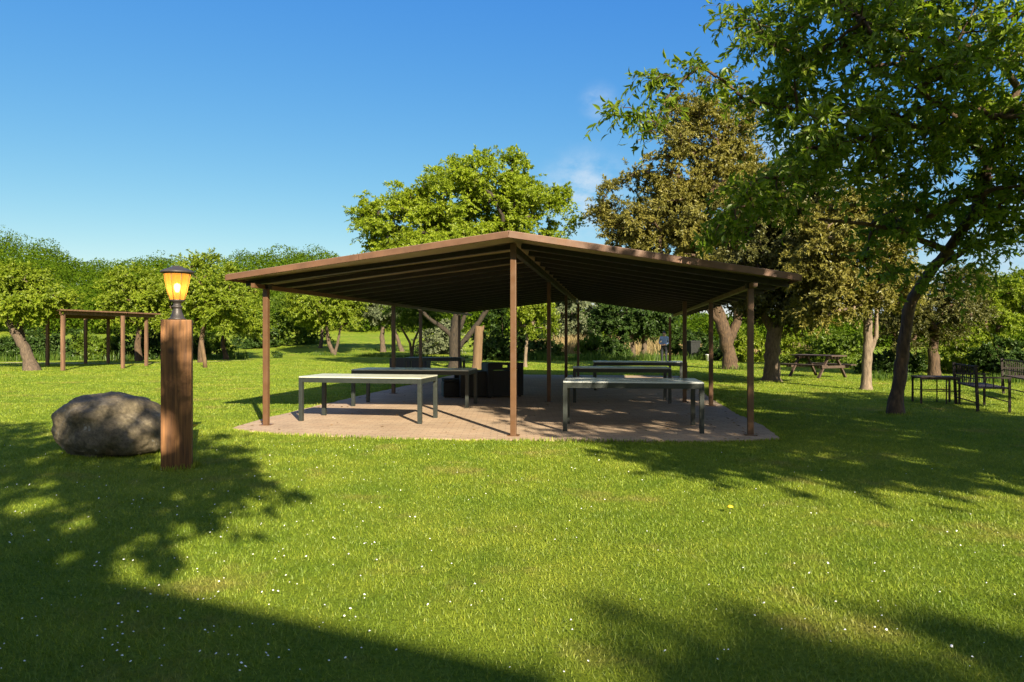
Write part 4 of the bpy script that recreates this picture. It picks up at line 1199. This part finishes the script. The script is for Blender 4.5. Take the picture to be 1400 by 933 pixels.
# --- the big leafy tree overhead at the right
def overhead():
    b = gp(1224, 566)
    def l(px, py, Y): return at(px, py, Y) - b
    def pt(px, py, Y, r): p = l(px, py, Y); return (p.x, p.y, p.z, r)
    tr = [[(0, 0, 0, .13), pt(1232, 500, 13.1, .115), pt(1237, 455, 13.0, .106), pt(1244, 415, 12.9, .10), pt(1263, 383, 12.7, .092), pt(1294, 345, 12.3, .085), pt(1335, 285, 11.7, .09), pt(1356, 212, 11.2, .075), pt(1392, 120, 10.8, .06)],
          [pt(1300, 345, 12.3, .06), pt(1262, 330, 11.8, .05), pt(1228, 314, 11.4, .042), pt(1180, 306, 11.0, .03), pt(1120, 300, 10.6, .02)],
          [pt(1290, 362, 12.5, .055), pt(1330, 335, 12.2, .05), pt(1375, 320, 12.0, .045), pt(1420, 300, 11.6, .03)],
          [pt(1354, 214, 11.2, .055), pt(1318, 190, 10.8, .048), pt(1270, 176, 10.4, .04), pt(1190, 160, 9.9, .028), pt(1090, 150, 9.5, .018)],
          [pt(1350, 222, 11.2, .05), pt(1325, 170, 10.7, .042), pt(1290, 150, 10.2, .03), pt(1240, 110, 9.6, .02)],
          [pt(1392, 120, 10.8, .05), pt(1370, 88, 10.2, .045), pt(1335, 66, 9.8, .036), pt(1280, 55, 9.4, .026), pt(1180, 30, 9.0, .016)]]
    B = []
    for (px, py, rx, ry, Y, ry_m) in [(1200, 110, 150, 95, 10.0, 1.5), (1330, 110, 110, 120, 10.3, 1.6), (1112, 140, 78, 85, 9.6, 1.0), (1160, 222, 105, 42, 10.4, 1.2), (1320, 268, 105, 50, 11.4, 1.4),
                                      (1250, 298, 85, 32, 11.6, 1.1), (1325, 338, 55, 16, 12.0, .7), (1120, 30, 90, 45, 9.6, 1.2), (1260, -60, 190, 80, 10.0, 1.8), (1420, 180, 90, 150, 10.6, 1.6), (1075, 245, 55, 26, 9.6, .6)]:
        p = l(px, py, Y); s = Y / F; B.append((p.x, p.y, p.z, rx * s, ry_m, ry * s))
    ex = []
    for (px, py, Y) in [(850, 146, 9.4), (872, 156, 9.4), (898, 168, 9.45), (893, 112, 9.5), (915, 130, 9.5), (905, 102, 9.5), (955, 92, 9.4), (980, 105, 9.4), (1000, 120, 9.5), (1015, 135, 9.5),
                        (1012, 28, 9.2), (1030, 18, 9.2), (1040, 40, 9.2), (1050, 60, 9.3), (1020, 262, 9.4), (1005, 285, 9.3), (990, 300, 9.3), (978, 318, 9.3), (1035, 245, 9.5), (1030, 285, 9.4), (1055, 275, 9.5), (1010, 310, 9.3), (1080, 285, 9.6), (1215, 372, 12.2), (1245, 378, 12.2), (1285, 372, 12.2), (1185, 350, 11.8), (1310, 385, 12.3), (1340, 372, 12.2)]:
        p = l(px, py, Y); ex.append((p.x, p.y, p.z))
    tree('overhanging_tree', 'large broad leaved green tree with a dark leaning trunk, its branches filling the upper right', b, tr, B, leaf=L['walnut'], bark=M['bark_dk'],
         nclump=370, crad=.42, twigs=11, per=10, llen=0.122, aspect=.40, seed=120, tipr=.006, maxr=.05, fancy=True, droop=.35, shell=.2, twigwood=True, extra=ex, sides=14, mind=.22)
overhead()

# ------------------------------------------------------------------ beyond the frame: what throws the shade on the lawn
def side_tree(name, label, x, y, trunk_r, blobs, nclump, crad, seed, leaf, llen=.2, twigs=11, per=9, h=3.5):
    tree(name, label, Vector((x, y, 0)), [[(0, 0, 0, trunk_r), (.1, 0, h * .5, trunk_r * .8), (0, .1, h, trunk_r * .6)]], blobs, leaf, M['bark_dk'], nclump, crad, twigs, per, llen, .5, seed=seed)
side_tree('garden_tree', 'spreading tree standing right of the viewer outside the photo, shading the right of the shelter', 9.5, 1.6, .25,
          [(-.6, .0, 6.0, 4.3, 4.2, 1.7), (1.5, -.5, 6.6, 3, 3.2, 1.4), (1.6, 4.4, 5.7, 3.0, 2.0, 1.2), (-2.3, -1.6, 5.4, 2.0, 2.4, 1.1), (-2.6, 2.0, 7.9, 1.3, 1.6, 1.0)], 260, .8, 301, L['walnut'], llen=.24)
side_tree('garden_tree', 'leafy tree just behind the viewer outside the photo, shading the boulder', -.4, -3.9, .2,
          [(0, .1, 6.0, 2.0, 2.0, 1.6), (.9, 1.0, 5.6, 1.2, 1.2, .9)], 75, .65, 302, L['walnut'])
side_tree('garden_tree', 'second leafy tree behind and left of the viewer outside the photo', -4.0, -2.2, .2,
          [(0, .2, 5.9, 2.2, 2.2, 1.7), (-1.8, .9, 5.6, 1.8, 1.8, 1.2)], 85, .65, 303, L['walnut'])
side_tree('garden_tree', 'tall rounded tree behind the house corner, behind the viewer outside the photo', 10.8, -16.95, .3,
          [(-.6, 0, 9.2, 2.6, 1.8, 1.7), (2.0, .5, 8.8, 2.4, 1.8, 1.6), (-1.6, -.3, 8.6, 1.6, 1.5, 1.2)], 150, .75, 304, L['walnut'], llen=.28, h=6.5)

def house():
    A = Vector((4.7, -7.8, 0)); D = Vector((-11.6, -.25, 0)); ax = (D - A); ln = ax.length; ax.normalize()
    root = empty('house', A, 'cream two storey house behind the viewer outside the photo whose eaves shade the near lawn', 'house', rz=math.atan2(ax.y, ax.x))
    # local: x along the front, +y away from the lawn is -y here (front faces -y in local because the frame is turned)
    wd = 7.0; H = 6.0; ov = .5
    s = 1.0   # in this frame the lawn lies on the -y side, house body on +y
    mb = MB(); mb.box((ln / 2, ov + wd / 2, H / 2 - .1), (ln - .8, wd, H - .2)); mb.build('wall', M['render'], root)
    mb = MB(); rise = 1.3
    y0, y1, ym = 0, wd + 2 * ov, wd / 2 + ov
    vs = [(0, y0, H), (ln, y0, H), (ln, y1, H), (0, y1, H), (0, ym, H + rise), (ln, ym, H + rise), (0, y0, H - .16), (ln, y0, H - .16), (ln, y1, H - .16), (0, y1, H - .16)]
    mb.add(vs, [(0, 1, 5, 4), (2, 3, 4, 5), (0, 4, 3), (1, 2, 5), (6, 7, 1, 0), (8, 9, 3, 2), (7, 8, 2, 1), (9, 6, 0, 3), (9, 8, 7, 6)]); mb.build('roof', M['tilered'], root)
    for i in range(5):
        for z in (1.4, 4.2):
            x = 2.2 + i * 3.2
            w = MB(); w.box((x, ov - .01, z), (1.2, .08, 1.5)); wf = w.build('window', M['white'], root)
            MB().box((x, ov - .035, z), (1.02, .06, 1.32)).build('pane', M['glass'], wf)
house()

# ------------------------------------------------------------------ sky, sun, camera
w = bpy.data.worlds.new('World'); scene.world = w; w.use_nodes = True
nt = w.node_tree; nt.nodes.clear()
out = nt.nodes.new('ShaderNodeOutputWorld'); bg = nt.nodes.new('ShaderNodeBackground')
sky = nt.nodes.new('ShaderNodeTexSky'); sky.sky_type = 'NISHITA'; sky.sun_disc = False
sky.sun_elevation = R(27); sky.sun_rotation = math.atan2(SUNV.x, SUNV.y)
sky.air_density = 1.0; sky.dust_density = 0.3; sky.ozone_density = 2.2; sky.altitude = 100
sc_ = nt.nodes.new('ShaderNodeSeparateColor'); nt.links.new(sky.outputs[0], sc_.inputs[0])
cc_ = nt.nodes.new('ShaderNodeCombineColor')
for ch, (kk, pw) in enumerate([(0.238, 1.42), (0.70, 0.855), (2.62, 0.22)]):      # clear evening air: deeper top, paler rim
    mn_ = nd(nt, 'ShaderNodeMath', operation='MINIMUM'); mn_.inputs[1].default_value = 10.0; nt.links.new(sc_.outputs[ch], mn_.inputs[0])
    pw_ = nd(nt, 'ShaderNodeMath', operation='POWER'); pw_.inputs[1].default_value = pw; nt.links.new(mn_.outputs[0], pw_.inputs[0])
    ml_ = nd(nt, 'ShaderNodeMath', operation='MULTIPLY'); ml_.inputs[1].default_value = kk; nt.links.new(pw_.outputs[0], ml_.inputs[0])
    nt.links.new(ml_.outputs[0], cc_.inputs[ch])
tc = nt.nodes.new('ShaderNodeTexCoord')
mp = nt.nodes.new('ShaderNodeMapping'); mp.inputs['Scale'].default_value = (1, 1, 1.5); nt.links.new(tc.outputs['Generated'], mp.inputs[0])
nz = nd(nt, 'ShaderNodeTexNoise', Scale=26.0, Detail=8.0, Roughness=0.6); nt.links.new(mp.outputs[0], nz.inputs['Vector'])
cl = ramp(nt, [(0.34, (0, 0, 0)), (0.70, (1, 1, 1))], nz.outputs['Fac'])
acc = None
for (px, py, rad, amt) in [(818, 140, .034, .38), (800, 268, .085, .85), (1090, 300, .20, .8), (1370, 330, .16, .7)]:
    dv = Vector(((px - CX) / F, 1, -(py - HY) / F)).normalized()
    ds = nd(nt, 'ShaderNodeVectorMath', operation='DISTANCE'); ds.inputs[1].default_value = dv; nt.links.new(tc.outputs['Generated'], ds.inputs[0])
    mr = nd(nt, 'ShaderNodeMapRange'); mr.interpolation_type = 'SMOOTHSTEP'
    for k, vv in (('From Min', rad), ('From Max', 0.0), ('To Min', 0.0), ('To Max', amt)): mr.inputs[k].default_value = vv
    nt.links.new(ds.outputs['Value'], mr.inputs[0])
    if acc is None: acc = mr.outputs[0]
    else:
        mm = nd(nt, 'ShaderNodeMath', operation='MAXIMUM'); nt.links.new(acc, mm.inputs[0]); nt.links.new(mr.outputs[0], mm.inputs[1]); acc = mm.outputs[0]
m3 = nd(nt, 'ShaderNodeMath', operation='MULTIPLY'); nt.links.new(acc, m3.inputs[0]); nt.links.new(cl.outputs[0], m3.inputs[1])
# bright cloud bank added behind the viewer, unseen fill that lifts the shadows
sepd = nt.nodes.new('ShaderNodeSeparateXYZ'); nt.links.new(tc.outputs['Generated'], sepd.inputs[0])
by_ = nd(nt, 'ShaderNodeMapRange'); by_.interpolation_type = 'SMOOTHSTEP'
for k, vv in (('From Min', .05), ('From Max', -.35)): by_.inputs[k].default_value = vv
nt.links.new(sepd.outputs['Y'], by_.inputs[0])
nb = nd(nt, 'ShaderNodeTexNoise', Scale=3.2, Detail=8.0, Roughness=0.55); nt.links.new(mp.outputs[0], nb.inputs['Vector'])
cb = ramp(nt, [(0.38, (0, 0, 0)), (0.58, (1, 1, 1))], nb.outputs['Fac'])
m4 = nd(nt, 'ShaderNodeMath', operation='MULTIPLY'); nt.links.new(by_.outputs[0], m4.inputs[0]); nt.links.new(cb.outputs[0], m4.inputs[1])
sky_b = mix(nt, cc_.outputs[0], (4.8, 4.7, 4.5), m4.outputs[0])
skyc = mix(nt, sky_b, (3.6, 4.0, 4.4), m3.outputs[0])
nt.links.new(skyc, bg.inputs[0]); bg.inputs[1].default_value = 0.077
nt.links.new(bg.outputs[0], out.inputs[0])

sd = bpy.data.lights.new('sun', 'SUN'); sd.energy = 5.0; sd.angle = R(0.55); sd.color = (1.0, 0.88, 0.68)
so = bpy.data.objects.new('sun', sd); so.rotation_euler = SUNV.to_track_quat('Z', 'Y').to_euler(); so.location = (20, -40, 30); link(so)

cd = bpy.data.cameras.new('camera'); cam = bpy.data.objects.new('camera', cd); link(cam)
cd.sensor_width = 36; cd.lens = 36 * F / 1400; cd.clip_end = 3000; cd.clip_start = .05
cam.location = (0, 0, CAMH); cam.rotation_euler = (R(90), 0, 0); cd.shift_y = (HY - 466.5) / 1400
scene.camera = cam

vs_ = scene.view_settings
scene.display_settings.display_device = 'sRGB'
vs_.view_transform = 'Standard'; vs_.look = 'None'; vs_.exposure = 1.48; vs_.gamma = 1.0; vs_.use_curve_mapping = False
scene.render.engine = 'CYCLES'
scene.cycles.use_denoising = True
scene.cycles.max_bounces = 8; scene.cycles.diffuse_bounces = 4; scene.cycles.transmission_bounces = 6; scene.cycles.transparent_max_bounces = 8
scene.cycles.use_fast_gi = False
scene.cycles.sample_clamp_indirect = 6.0
